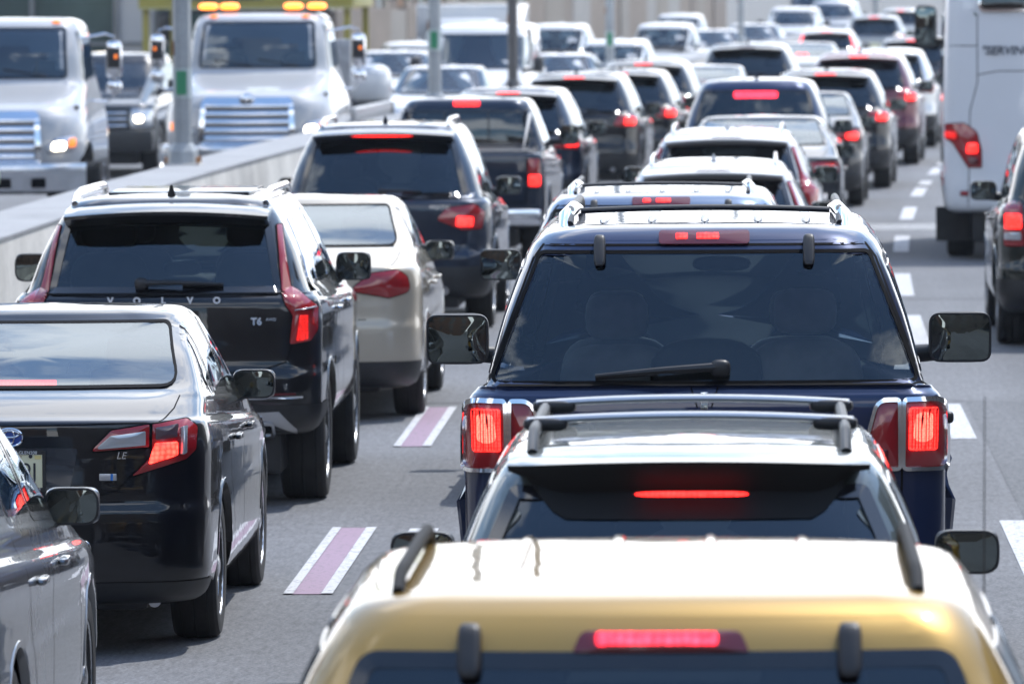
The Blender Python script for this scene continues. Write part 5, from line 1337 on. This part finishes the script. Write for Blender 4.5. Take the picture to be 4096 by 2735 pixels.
    # cab lights
    for x in (-.62, -.2, 0, .2, .62): MB().sq((x, 1.04, 2.525), (.11, .08, .045), 3, 12, 8).build('clearance_lamp', AMBER, r)
    if beacons:
        MB().box(-.95, .95, .55, .85, 2.57, 2.62, .02).build('light_bar_base', BLACK, r)
        for x in (-.74, -.42, .45, .74): MB().sq((x, .70, 2.66), (.26, .26, .085), 3, 14, 8).build('amber_beacon', AMBERLIT, r)
        MB().box(-.30, .18, 1.20, 1.235, 2.27, 2.33, .01).build('dash_flasher', pm('flasher_white', (.9, .9, .85), .3, emit=(1, .98, .85), estr=5), r)
    else:
        MB().box(-.3, .1, 1.18, 1.20, 2.24, 2.36).build('sun_visor', pm('visor_card', (.4, .5, .55), .6), r)
    for sx in (1, -1):                                  # tall chrome mirrors on loops
        m = MB().sq((sx * 1.36, 1.3, 2.06), (.20, .12, .46), 5, 16, 10).build('side_mirror', CHROME, r)
        MB().box(sx * 1.36 - .075, sx * 1.36 + .075, 1.355, 1.366, 1.96, 2.2, .01).build('mirror_back', BLACK, m)
        MB().sq((sx * 1.36, 1.3, 1.72), (.19, .12, .16), 4, 16, 10).build('convex_mirror', CHROME, m)
        MB().sq((sx * 1.39, 1.37, 2.10), (.035, .02, .05), 3, 10, 8).build('marker_lamp', AMBER, m)
        MB().tube([(sx * .92, 1.2, 2.32), (sx * 1.25, 1.28, 2.38), (sx * 1.36, 1.3, 2.34), (sx * 1.36, 1.3, 1.62), (sx * 1.28, 1.28, 1.55), (sx * .98, 1.2, 1.56)], .016, 8).build('mirror_bracket', CHROME, m)
    for x0, x1 in ((-.55, -.02), (.05, .58)):
        a_, b_ = sh.hit(x0, 1.87, 'front')[0], sh.hit(x1, 1.95, 'front')[0]
        MB().tube([(a_.x, a_.y + .02, a_.z), (b_.x, b_.y + .02, b_.z)], .012, 6).build('wiper', BLACK, r)
    for sx in (1, -1):
        MB().sq((sx * 1.0, 2.1, 1.50), (.05, .16, .05), 3, 10, 8).build('hood_latch', BLACK, r)
        MB().tube([(sx * .98, .35, 1.55), (sx * 1.0, .5, 1.55)], .02, 8).build('door_handle', CHROME, r)
    MB().box(-.155, .155, L + .125, L + .135, .60, .74, .003).build('front_plate', PLATEM, r)
    MB().box(-.85, .85, .1, 1.6, 1.0, 1.66, .03).build('cab_interior', INTER, r)
    for x in (-.45, .45): seat(r, x, .35, 1.3, 2.05, .5, None, True, .27, .16)
    bd = MB(); bd.sq((.45, .62, 1.86), (.46, .28, .62), 2.6, 16, 12); bd.sq((.45, .66, 2.26), (.2, .22, .27), 2.2, 14, 10)
    # deck with side rails, frame and rear axle
    dk = 1.15 if deck else .55
    if not deck: MB().box(-.5, .5, -1.2, -.3, 1.0, 1.7, .05).build('winch_box', BLACK, r)
    if deck: MB().box(-1.15, 1.15, -5.6, -.25, 1.0, 1.14, .02).build('flat_deck', pm('deck_steel', (.3, .31, .33), .45, .6, noise=.3), r)
    for sx in (1, -1) if deck else (): MB().box(sx * 1.13 - .04, sx * 1.13 + .04, -5.6, -.25, 1.14, 1.26, .01).build('deck_rail', SILVERTRIM, r)
    if deck: MB().box(-1.1, 1.1, -.32, -.22, 1.1, 2.2, .02).build('headboard', pm('deck_steel', (.3, .31, .33)), r)
    MB().box(-.42, .42, -5.5, 2.4, .62, .95, .02).build('frame', BLACK, r)
    for sx in (1, -1) if deck else (): MB().box(sx * .98 - .16, sx * .98 + .16, -2.4, -.8, .55, .98, .03).build('tool_box', SILVERTRIM, r)
    zc = .48
    ws = [(1.95, zc, .60)]
    v.body = ob('cab', sh.body('cab', ws), pw, r)
    add_wheels(r, [(1.95, zc), (-3.6, zc)] if deck else [(1.95, zc), (-1.2, zc)], .98 if deck else .80, .48, .28, 6, CHROME)
    r['len'] = L + .12
    return v
tr1 = truck('tow_truck', 'white bonneted truck with glowing amber roof beacons behind the near lamp post', True)
put(tr1.root, 92.6, 985, oncoming=True)
tr2 = truck('white_truck', 'white bonneted truck cut off by the left edge with glowing headlights', False, False)
put(tr2.root, 84.0, X=-9.17, oncoming=True)
# rig standing behind the beacon truck's cab
def rig():
    r = thing('recovery_boom', 'dark machinery with a white housing and a wheel just right of the beacon truck', 'machinery')
    MB().sq((0.30, 0, 1.45), (.62, .8, .62), 3.5, 18, 12).build('white_housing', P_WHITE, r)
    MB().box(0.02, .62, -.4, .4, .95, 1.22, .04).build('engine_block', BLACK, r)
    o = ob('wheel', wheel_mesh(.42, .24), RUBBER, r, (-.22, -.1, 1.02)); ob('rim', rim_mesh(.42, .24, 6), ALLOY, o, None, (0, 0, 0))
    MB().tube([(-.1, -.2, 1.45), (-.18, -.4, 1.85), (-.05, -.2, 2.1)], .06, 10).build('boom_arm', SILVERTRIM, r)
    MB().box(-.5, .75, -.9, .9, .30, .62, .03).build('trailer_frame', BLACK, r)
    for y in (-.6, .6): ob('wheel', wheel_mesh(.34, .2), RUBBER, r, (.55, y, .34)); ob('wheel', wheel_mesh(.34, .2), RUBBER, r, (-.35, y, .34))
    for y in (-.6, .6): MB().tube([(.45, y, .34), (.45, y, .95)], .04, 8).build('strut', SILVERTRIM, r)
    r.location = ((1405 - VPX) / (FPX / 103.0), 103.0, 0); r.rotation_euler = (0, 0, -.05)
rig()
# far box truck
def box_truck():
    v = van('box_truck', 'far white box truck whose dark windshield shows above the cargo van', P_WHITE, 163.0, 1835, 2.05)
    r = v.root; r['category'] = 'truck'
    MB().box(-1.15, 1.15, -.8, 3.4, .75, 2.34, .04).build('cargo_box', P_WHITE, r)
    MB().sq((0.92, 5.25, 1.20), (.2, .1, .2), 2.5, 14, 10).build('lit_headlamp', HEADLIT, r)
    return v
box_truck()
# ------------------------------------------------------------------ road, barrier, lamp posts, backdrop
def surf(name, base, rough, fine, fscale, big, bscale, bump=0.15, lo=(0.3, 0.7), speck=0.0):
    m, n, l, b = new_mat(name); b.inputs['Roughness'].default_value = rough
    tc = n.new('ShaderNodeTexCoord')
    a = n.new('ShaderNodeTexNoise'); a.inputs['Scale'].default_value = fscale; a.inputs['Detail'].default_value = 5
    c = n.new('ShaderNodeTexNoise'); c.inputs['Scale'].default_value = bscale; c.inputs['Detail'].default_value = 6; c.inputs['Roughness'].default_value = .62
    l.new(tc.outputs['Object'], a.inputs['Vector']); l.new(tc.outputs['Object'], c.inputs['Vector'])
    def mr(src, amp):
        q = n.new('ShaderNodeMapRange'); q.inputs[1].default_value, q.inputs[2].default_value = lo
        q.inputs[3].default_value, q.inputs[4].default_value = 1 - amp, 1 + amp; l.new(src, q.inputs[0]); return q.outputs[0]
    mu = n.new('ShaderNodeMath'); mu.operation = 'MULTIPLY'; l.new(mr(a.outputs[0], fine), mu.inputs[0]); l.new(mr(c.outputs[0], big), mu.inputs[1])
    last = mu.outputs[0]
    if speck:
        mp = n.new('ShaderNodeMapping'); mp.inputs['Scale'].default_value = (26, 5, 26); l.new(tc.outputs['Object'], mp.inputs[0])
        e = n.new('ShaderNodeTexNoise'); e.inputs['Scale'].default_value = 1.0; e.inputs['Detail'].default_value = 9; e.inputs['Roughness'].default_value = .75; l.new(mp.outputs[0], e.inputs['Vector'])
        m3 = n.new('ShaderNodeMath'); m3.operation = 'MULTIPLY'; l.new(last, m3.inputs[0]); l.new(mr(e.outputs[0], speck), m3.inputs[1])
        mp2 = n.new('ShaderNodeMapping'); mp2.inputs['Scale'].default_value = (1.3, .03, 1); l.new(tc.outputs['Object'], mp2.inputs[0])
        e2 = n.new('ShaderNodeTexNoise'); e2.inputs['Scale'].default_value = 1.0; e2.inputs['Detail'].default_value = 4; l.new(mp2.outputs[0], e2.inputs['Vector'])
        m4 = n.new('ShaderNodeMath'); m4.operation = 'MULTIPLY'; l.new(m3.outputs[0], m4.inputs[0]); l.new(mr(e2.outputs[0], .16), m4.inputs[1]); last = m4.outputs[0]
    mx = n.new('ShaderNodeMix'); mx.data_type = 'RGBA'; mx.blend_type = 'MULTIPLY'; mx.inputs['Factor'].default_value = 1
    mx.inputs[6].default_value = (*base, 1); l.new(last, mx.inputs[7])
    l.new(mx.outputs[2], b.inputs['Base Color'])
    bp = n.new('ShaderNodeBump'); bp.inputs['Strength'].default_value = bump; bp.inputs['Distance'].default_value = .01
    l.new(a.outputs[0], bp.inputs['Height']); l.new(bp.outputs[0], b.inputs['Normal'])
    return m
ASPH = surf('asphalt', (0.108, 0.110, 0.116), .82, .35, 55, .14, .35, .4, speck=.45)
GROUNDM = surf('city_ground', (0.12, 0.118, 0.112), .9, .2, 9, .2, .05)
CONC = surf('concrete', (0.55, 0.525, 0.48), .85, .12, 22, .26, .9)
CONCTOP = surf('concrete_cap', (0.26, 0.262, 0.268), .85, .10, 22, .14, .9)
g = MB().add([(-2500, -1500, -.03), (2500, -1500, -.03), (2500, 4500, -.03), (-2500, 4500, -.03)], [(0, 1, 2, 3)]).build('ground', GROUNDM, None, False); g['kind'] = 'structure'
def ribbon(name, x0, x1, D0, D1, z, mat, parent=None, step=3.0, follow=True):
    n = max(1, int((D1 - D0) / step)); v, f = [], []
    for i in range(n + 1):
        D = D0 + (D1 - D0) * i / n; c = curve(D) if follow else 0
        v += [(x0 + c, D, z), (x1 + c, D, z)]
    for i in range(n): f.append((2 * i, 2 * i + 1, 2 * i + 3, 2 * i + 2))
    return MB().add(v, f).build(name, mat, parent, False)
road = ribbon('road', -14.5, 9.5, -80, 420, 0.0, ASPH); road['kind'] = 'structure'
def worn(name, col, wear):
    m, n, l, b = new_mat(name); b.inputs['Roughness'].default_value = .7
    tc = n.new('ShaderNodeTexCoord'); t = n.new('ShaderNodeTexNoise'); t.inputs['Scale'].default_value = 30; t.inputs['Detail'].default_value = 8; t.inputs['Roughness'].default_value = .7
    l.new(tc.outputs['Object'], t.inputs['Vector'])
    rp = n.new('ShaderNodeValToRGB'); rp.color_ramp.elements[0].position, rp.color_ramp.elements[1].position = wear, wear + .06
    rp.color_ramp.elements[0].color = (0.09, 0.09, 0.095, 1); rp.color_ramp.elements[1].color = (*col, 1)
    l.new(t.outputs[0], rp.inputs[0]); l.new(rp.outputs[0], b.inputs['Base Color'])
    return m
MWHITE = worn('road_paint_white', (.46, .46, .47), .40); MPURPLE = worn('road_paint_purple', (.25, .165, .225), .38); MOLD = worn('road_paint_worn', (.5, .5, .49), .5)
def mark(x0, x1, D0, D1, mat, z=.004): return ribbon('lane_marking', x0, x1, D0, D1, z, mat, road, 1.0)
def PD(y): return FPX * CAMZ / (y * 1.7445 - VPY)       # photograph row (2348 wide view) to distance
for a, b in ((PD(1365), PD(1212)), (PD(1025), PD(935))):  # purple dashes edged in white
    mark(-2.31, -2.12, a, b, MPURPLE, .004); mark(-2.338, -2.288, a, b, MWHITE, .008); mark(-2.148, -2.09, a, b, MWHITE, .008)
mark(-1.90, -1.74, PD(1330), PD(1214), MWHITE)
mark(1.40, 1.62, PD(1420), PD(1200), MWHITE)
for a, b in ((PD(1012), PD(932)), (PD(795), PD(728)), (PD(683), PD(632)), (PD(582), PD(546)), (PD(508), PD(480)), (PD(455), PD(430)), (PD(405), PD(385))): mark(1.33, 1.50, a, b, MWHITE)
for D in (100, 110, 120, 132, 146, 160): mark(1.33, 1.50, D, D + 3, MWHITE)
mark(0.9, 2.4, PD(532), PD(518), MOLD)
for x in (-9.2,):
    for D in range(60, 240, 12): mark(x - .07, x + .07, D, D + 3, MWHITE)
# darker strip of asphalt and sealed joints
DARKASPH = surf('asphalt_dark_strip', (0.085, 0.087, 0.092), .82, .35, 55, .10, .35, .4, speck=.45)
o = ribbon('asphalt_dark_strip', 1.55, 5.0, 20, PD(925), .002, DARKASPH, road, 2.0)
SEAL = pm('joint_sealant', (.035, .035, .037), .6)
for D in (PD(925), 66, 84.8, 108): ribbon('road_joint', -4.9, 5.2, D, D + .05, .0026, SEAL, road)

# concrete median, in cast segments
def barrier_seg(D0, D1):
    prof = [(-6.62, 0), (-6.62, .10), (-6.50, .30), (-6.46, 1.05), (-6.44, 1.07), (-5.79, 1.07), (-5.77, 1.05), (-5.72, .30), (-5.60, .10), (-5.60, 0)]
    v, f = [], []; n = 4
    for i in range(n + 1):
        D = D0 + (D1 - D0) * i / n; c = curve_b(D)
        v += [(x + c, D, z) for x, z in prof]
    k = len(prof)
    for i in range(n):
        for j in range(k - 1): f.append((i * k + j, i * k + j + 1, (i + 1) * k + j + 1, (i + 1) * k + j))
    f.append(tuple(range(k))); f.append(tuple(n * k + j for j in range(k - 1, -1, -1)))
    return v, f
def curve_b(D): return curve(D + 6) if D < 300 else curve(D)
bar = thing('median_barrier', 'long pale concrete median barrier dividing the two directions', 'barrier', (0, 0, 0))
for i in range(38):
    D0 = 12 + 6.0 * i
    sg = MB().add(*barrier_seg(D0 + .008, D0 + 5.992)).build('segment', CONC, bar, True, 25)
    vv, ff = [], []
    for j in range(5):
        D = D0 + .01 + 5.98 * j / 4; c = curve_b(D); vv += [(-6.47 + c, D, 1.06), (-6.47 + c, D, 1.085), (-5.76 + c, D, 1.085), (-5.76 + c, D, 1.06)]
    for j in range(4):
        for k in range(3): ff.append((j * 4 + k, j * 4 + k + 1, (j + 1) * 4 + k + 1, (j + 1) * 4 + k))
    MB().add(vv, ff).build('cap', CONCTOP, sg, False)

# lamp posts on the median
GALV = surf('galvanised_steel', (0.31, 0.325, 0.33), .45, .06, 30, .22, 1.6, .05)
GREEN = pm('green_tag', (.03, .22, .10), .5); RUST = pm('rust', (.28, .13, .05), .85, noise=.4)
DARKSTEEL = surf('dark_brown_steel', (0.085, 0.08, 0.078), .55, .06, 30, .2, 1.6, .05)
def post(label, D, px, rad=.10, mat=None, head=None, tagz=2.1, z0=1.07, arm=True, green=True, name='lamp_post'):
    x = (px - VPX) * D / FPX
    r = thing(name, label, 'lamp post', (x, D, z0))
    MB().lathe([(rad * 1.06, .0), (rad, .25), (rad * .99, 4.0), (rad * .75, 9.0)], 'z', 8).build('shaft', mat or GALV, r, True, 25)
    MB().box(-rad * 1.9, rad * 1.9, -rad * 1.9, rad * 1.9, -.002, .035, .008).build('base_plate', CONC, r)
    MB().lathe([(rad * 1.75, .035), (rad * 1.6, .16), (rad * 1.12, .24), (rad * 1.02, .25)], 'z', 8).build('base_flange', mat or GALV, r, True, 20)
    for sx in (-1, 1):
        for sy in (-1, 1): MB().lathe([(.018, .035), (.018, .10), (.0, .11)], 'z', 8, (sx * rad * 1.65, sy * rad * 1.65, 0)).build('anchor_bolt', RUST, r)
    if green:
        MB().lathe([(rad * 1.035, tagz - z0 - .16), (rad * 1.035, tagz - z0 + .16)], 'z', 8).build('number_band', pm('band_pale', (.42, .47, .46), .6), r, True, 25)
        MB().box(-rad * .55, rad * .5, -rad * 1.10, -rad * 1.0, tagz - z0 - .12, tagz - z0 + .13).build('green_tag', GREEN, r)
    MB().sq((rad * -.4, -rad * .93, 2.15), (.09, .03, .06), 2.4, 10, 8).build('rust_stain', RUST, r)
    MB().sq((rad * -.92, -rad * .3, 1.25), (.03, .06, .16), 2.4, 10, 8).build('rust_stain', RUST, r)
    if arm:
        MB().tube([(0, 0, 8.9), (.5, 0, 9.4), (2.2, 0, 9.6)], .045, 8).build('arm', mat or GALV, r)
        MB().sq((2.5, 0, 9.58), (.8, .28, .14), 3, 14, 8).build('lamp_head', SILVERTRIM, r)
    return r
post('thick grey lamp post with green tag, nearest on the median', 73.9, 733, .10, tagz=1.95)
post('grey lamp post on the median left of the cargo van', 104.0, 1745, .10, tagz=2.1)
sp = post('dark brown post with a wide sign box right of the cargo van', 117.0, 2058, .085, DARKSTEEL, green=False, arm=False, name='sign_post'); sp['category'] = 'sign post'
MB().box(-.30, .30, -.12, .12, 1.62, 3.1, .02).build('sign_box', DARKSTEEL, sp)
post('slim pale lamp post with green tag in the middle of the oncoming row', 140.0, 2447, .09, tagz=1.75)
post('farthest slim lamp post above the distant white sedan', 190.0, 2971, .09, tagz=3.0, green=False)
post('faint teal lamp post at the top edge right of the blue van', 258.0, 3508, .09, green=False)

# left edge: retaining wall in panels, shop front, yellow canopy
random.seed(3)
wallm = [surf('wall_panel_%d' % i, c, .9, .08, 12, .12, .8) for i, c in enumerate(((.20, .175, .145), (.22, .20, .175), (.17, .14, .115), (.25, .24, .225), (.19, .155, .125)))]
wall = thing('retaining_wall', 'tan panelled retaining wall behind the oncoming traffic', 'wall', (0, 0, 0))
def panel(parent, name, D0, D1, z0, z1, off, mat, th=.25):
    a, b = (off + curve(D0), D0), (off + curve(D1), D1)
    v = [(a[0] - th, a[1], z0), (a[0], a[1], z0), (b[0], b[1], z0), (b[0] - th, b[1], z0), (a[0] - th, a[1], z1), (a[0], a[1], z1), (b[0], b[1], z1), (b[0] - th, b[1], z1)]
    return MB().add(v, [(0, 3, 2, 1), (4, 5, 6, 7), (0, 1, 5, 4), (1, 2, 6, 5), (2, 3, 7, 6), (3, 0, 4, 7)]).build(name, mat, parent, False)
D = 168.0
while D < 330:
    w = random.choice((4.2, 5.0, 6.0, 7.5)); h = 2.0 + random.choice((0, .12, .2)) + max(0, D - 190) * .012
    panel(wall, 'wall_panel', D, D + w - .06, -.03, h, -14.6 + random.uniform(-.04, .04), random.choice(wallm)); D += w
def crossing(name, label, cat, mats, x0, x1, D, z0, z1, th=.6):
    return None
# long low building behind the wall, window bays with piers
bld = thing('brick_building', 'low tan and brown building with dark window bays above the retaining wall', 'building', (0, 0, 0))
brick = surf('brown_brick', (.20, .155, .125), .9, .12, 20, .15, .5); dark = pm('dark_window', (.03, .035, .042), .15, coat=.3); cream = surf('cream_stucco', (.40, .35, .29), .9, .08, 14, .12, .5)
D = 203.0; k = 0
while D < 330:
    w = 6.4
    panel(bld, 'wall_bay', D, D + w, 1.2, 6.0, -18.6, (brick, cream)[(k // 5) % 2], .5)
    fr = panel(bld, 'window', D + 1.0, D + 4.2, 2.3, 4.4, -18.57, dark, .1)
    panel(fr, 'window_frame', D + 2.52, D + 2.66, 2.3, 4.4, -18.53, SILVERTRIM, .08); panel(bld, 'door', D + 4.9, D + 6.0, 1.2, 3.6, -18.56, (pm('door_rust', (.30, .17, .09), .7), pm('door_grey', (.3, .32, .31), .6))[k % 2], .1)
    panel(bld, 'pier', D - .25, D + .25, 1.2, 6.1, -18.4, cream, .4); D += w; k += 1
panel(bld, 'cornice', 203, 330, 6.0, 6.35, -18.3, cream, 1.0)
panel(bld, 'roof_slab', 203, 330, 6.1, 6.3, -18.6, brick, 9.0)
# shop with glass front at upper left
shop = thing('glass_shop', 'dim greenish glass shop front behind the left-hand trucks', 'building', (0, 0, 0))
SX0, SX1, SD = -23.5, -10.2, 158.0
teal = pm('teal_glazing', (.05, .08, .078), .12, coat=.5, noise=.3, nscale=.8); mull = pm('mullion_grey', (.16, .17, .18), .5); shopw = surf('shop_wall', (.11, .11, .11), .9, .1, 12, .15, .6)
MB().box(SX0, SX1, SD + .3, SD + 9, 0, 4.6).build('wall', shopw, shop, False)
x = SX0; i = 0
while x < SX1 - .1:
    w = (1.55, 1.9, .9, 1.4)[i % 4]
    p = MB().box(x + .05, min(x + w, SX1) - .05, SD + .16, SD + .28, .3, 3.3).build('window', (teal, teal, pm('door_pale', (.42, .43, .45), .6), teal)[i % 4], shop, False)
    MB().box(x + .08, min(x + w, SX1) - .08, SD + .10, SD + .155, 1.50, 1.58).build('transom', mull, p, False)
    MB().box(x - .05, x + .05, SD + .05, SD + .3, 0, 3.5).build('mullion', mull, shop, False); x += w; i += 1
MB().box(SX0, SX1, SD - .6, SD + .3, 3.5, 4.7).build('fascia', pm('fascia_dark', (.035, .03, .035), .6), shop, False)
MB().sq((-14.7, SD - .3, 3.15), (.35, .2, .18), 2.5, 12, 8).build('wall_lamp', HEADLIT, shop)
MB().sq((-13.15, SD - .1, 1.95), (.34, .3, .62), 4, 12, 10).build('letter_box', BLACK, shop)
# yellow canopy on posts
can = thing('yellow_canopy', 'yellow canopy on slim posts at the top left behind the beacon truck', 'canopy', (0, 0, 0))
YEL = pm('canopy_yellow', (.25, .22, .045), .5, noise=.12, nscale=1.5); cx0, cx1, cD = -12.9, -8.35, 148.0
MB().box(cx0, cx1, cD, cD + 8, 2.36, 3.3, .03).build('roof', YEL, can, True, 30)
MB().box(cx0 + .8, cx1 - 1.9, cD - .03, cD - .005, 2.55, 3.2).build('sign_panel', pm('sign_navy', (.03, .035, .05), .4), can, False)
MB().box(cx0 + .01, cx1 - .01, cD - .012, cD - .004, 2.36, 2.40).build('edge_strip', pm('canopy_edge', (.36, .34, .15), .5), can, False)
for x in (cx0 + .12, cx1 - .15):
    for y in (cD + .4, cD + 7.5): MB().box(x - .07, x + .07, y - .07, y + .07, 0, 2.37).build('post', YEL, can, False)

# unseen blocks outside the frame, added so car bodies mirror dark facades
def block(label, x0, x1, y0, y1, H, wm, face, nb, ns):
    r = thing('unseen_building', label, 'building', ((x0 + x1) / 2, (y0 + y1) / 2, 0))
    cx_, cy_ = (x0 + x1) / 2, (y0 + y1) / 2
    MB().box(x0 - cx_, x1 - cx_, y0 - cy_, y1 - cy_, 0, H).build('wall', wm, r, False)
    me = MB().box(-.6, .6, -.08, .08, -.9, .9).me('window', False) if face in 'ns' else MB().box(-.08, .08, -.6, .6, -.9, .9).me('window', False)
    L = (x1 - x0) if face in 'ns' else (y1 - y0)
    for i in range(nb):
        for k in range(ns):
            t = -L / 2 + L * (i + .5) / nb; z = 2.4 + (H - 3.2) * (k + .25) / ns
            p = {'n': (t, (y1 - y0) / 2, z), 's': (t, -(y1 - y0) / 2, z), 'e': ((x1 - x0) / 2, t, z), 'w': (-(x1 - x0) / 2, t, z)}[face]
            ob('window', me, dark, r, p)
    return r
bw = [surf('street_brick_%d' % i, c, .9, .1, 14, .15, .3) for i, c in enumerate(((.11, .065, .05), (.13, .115, .10), (.085, .075, .072)))]
block('unseen dark red brick block behind the camera', -34, -4, -62, -48, 21, bw[0], 'n', 9, 6)
block('unseen grey stone block behind the camera on the right', -2, 34, -66, -50, 26, bw[2], 'n', 10, 7)
block('unseen added brown brick block flanking the road on the near left', -40, -25, -40, 30, 15, bw[0], 'e', 16, 4)
block('unseen added tan brick block flanking the road further left', -44, -29, 34, 92, 12, bw[1], 'e', 14, 3)
block('unseen added grey brick block flanking the road on the right', 17, 30, -40, 60, 14, bw[2], 'w', 20, 4)

# ------------------------------------------------------------------ warm summer air: one even haze box round everything
hz = MB().box(-120, 120, -90, 380, -1.2, 30.0).build('haze', None, None, False)
hm = bpy.data.materials.new('haze'); hm.use_nodes = True
hm.node_tree.nodes.clear()
ho = hm.node_tree.nodes.new('ShaderNodeOutputMaterial'); hv = hm.node_tree.nodes.new('ShaderNodeVolumePrincipled')
hv.inputs['Color'].default_value = (0.72, 0.84, 1.0, 1); hv.inputs['Density'].default_value = 0.00015; hv.inputs['Anisotropy'].default_value = 0.3
hm.node_tree.links.new(hv.outputs[0], ho.inputs['Volume'])
hz.data.materials.append(hm); hz['kind'] = 'stuff'; hz['label'] = 'thin pale summer haze over the whole road'
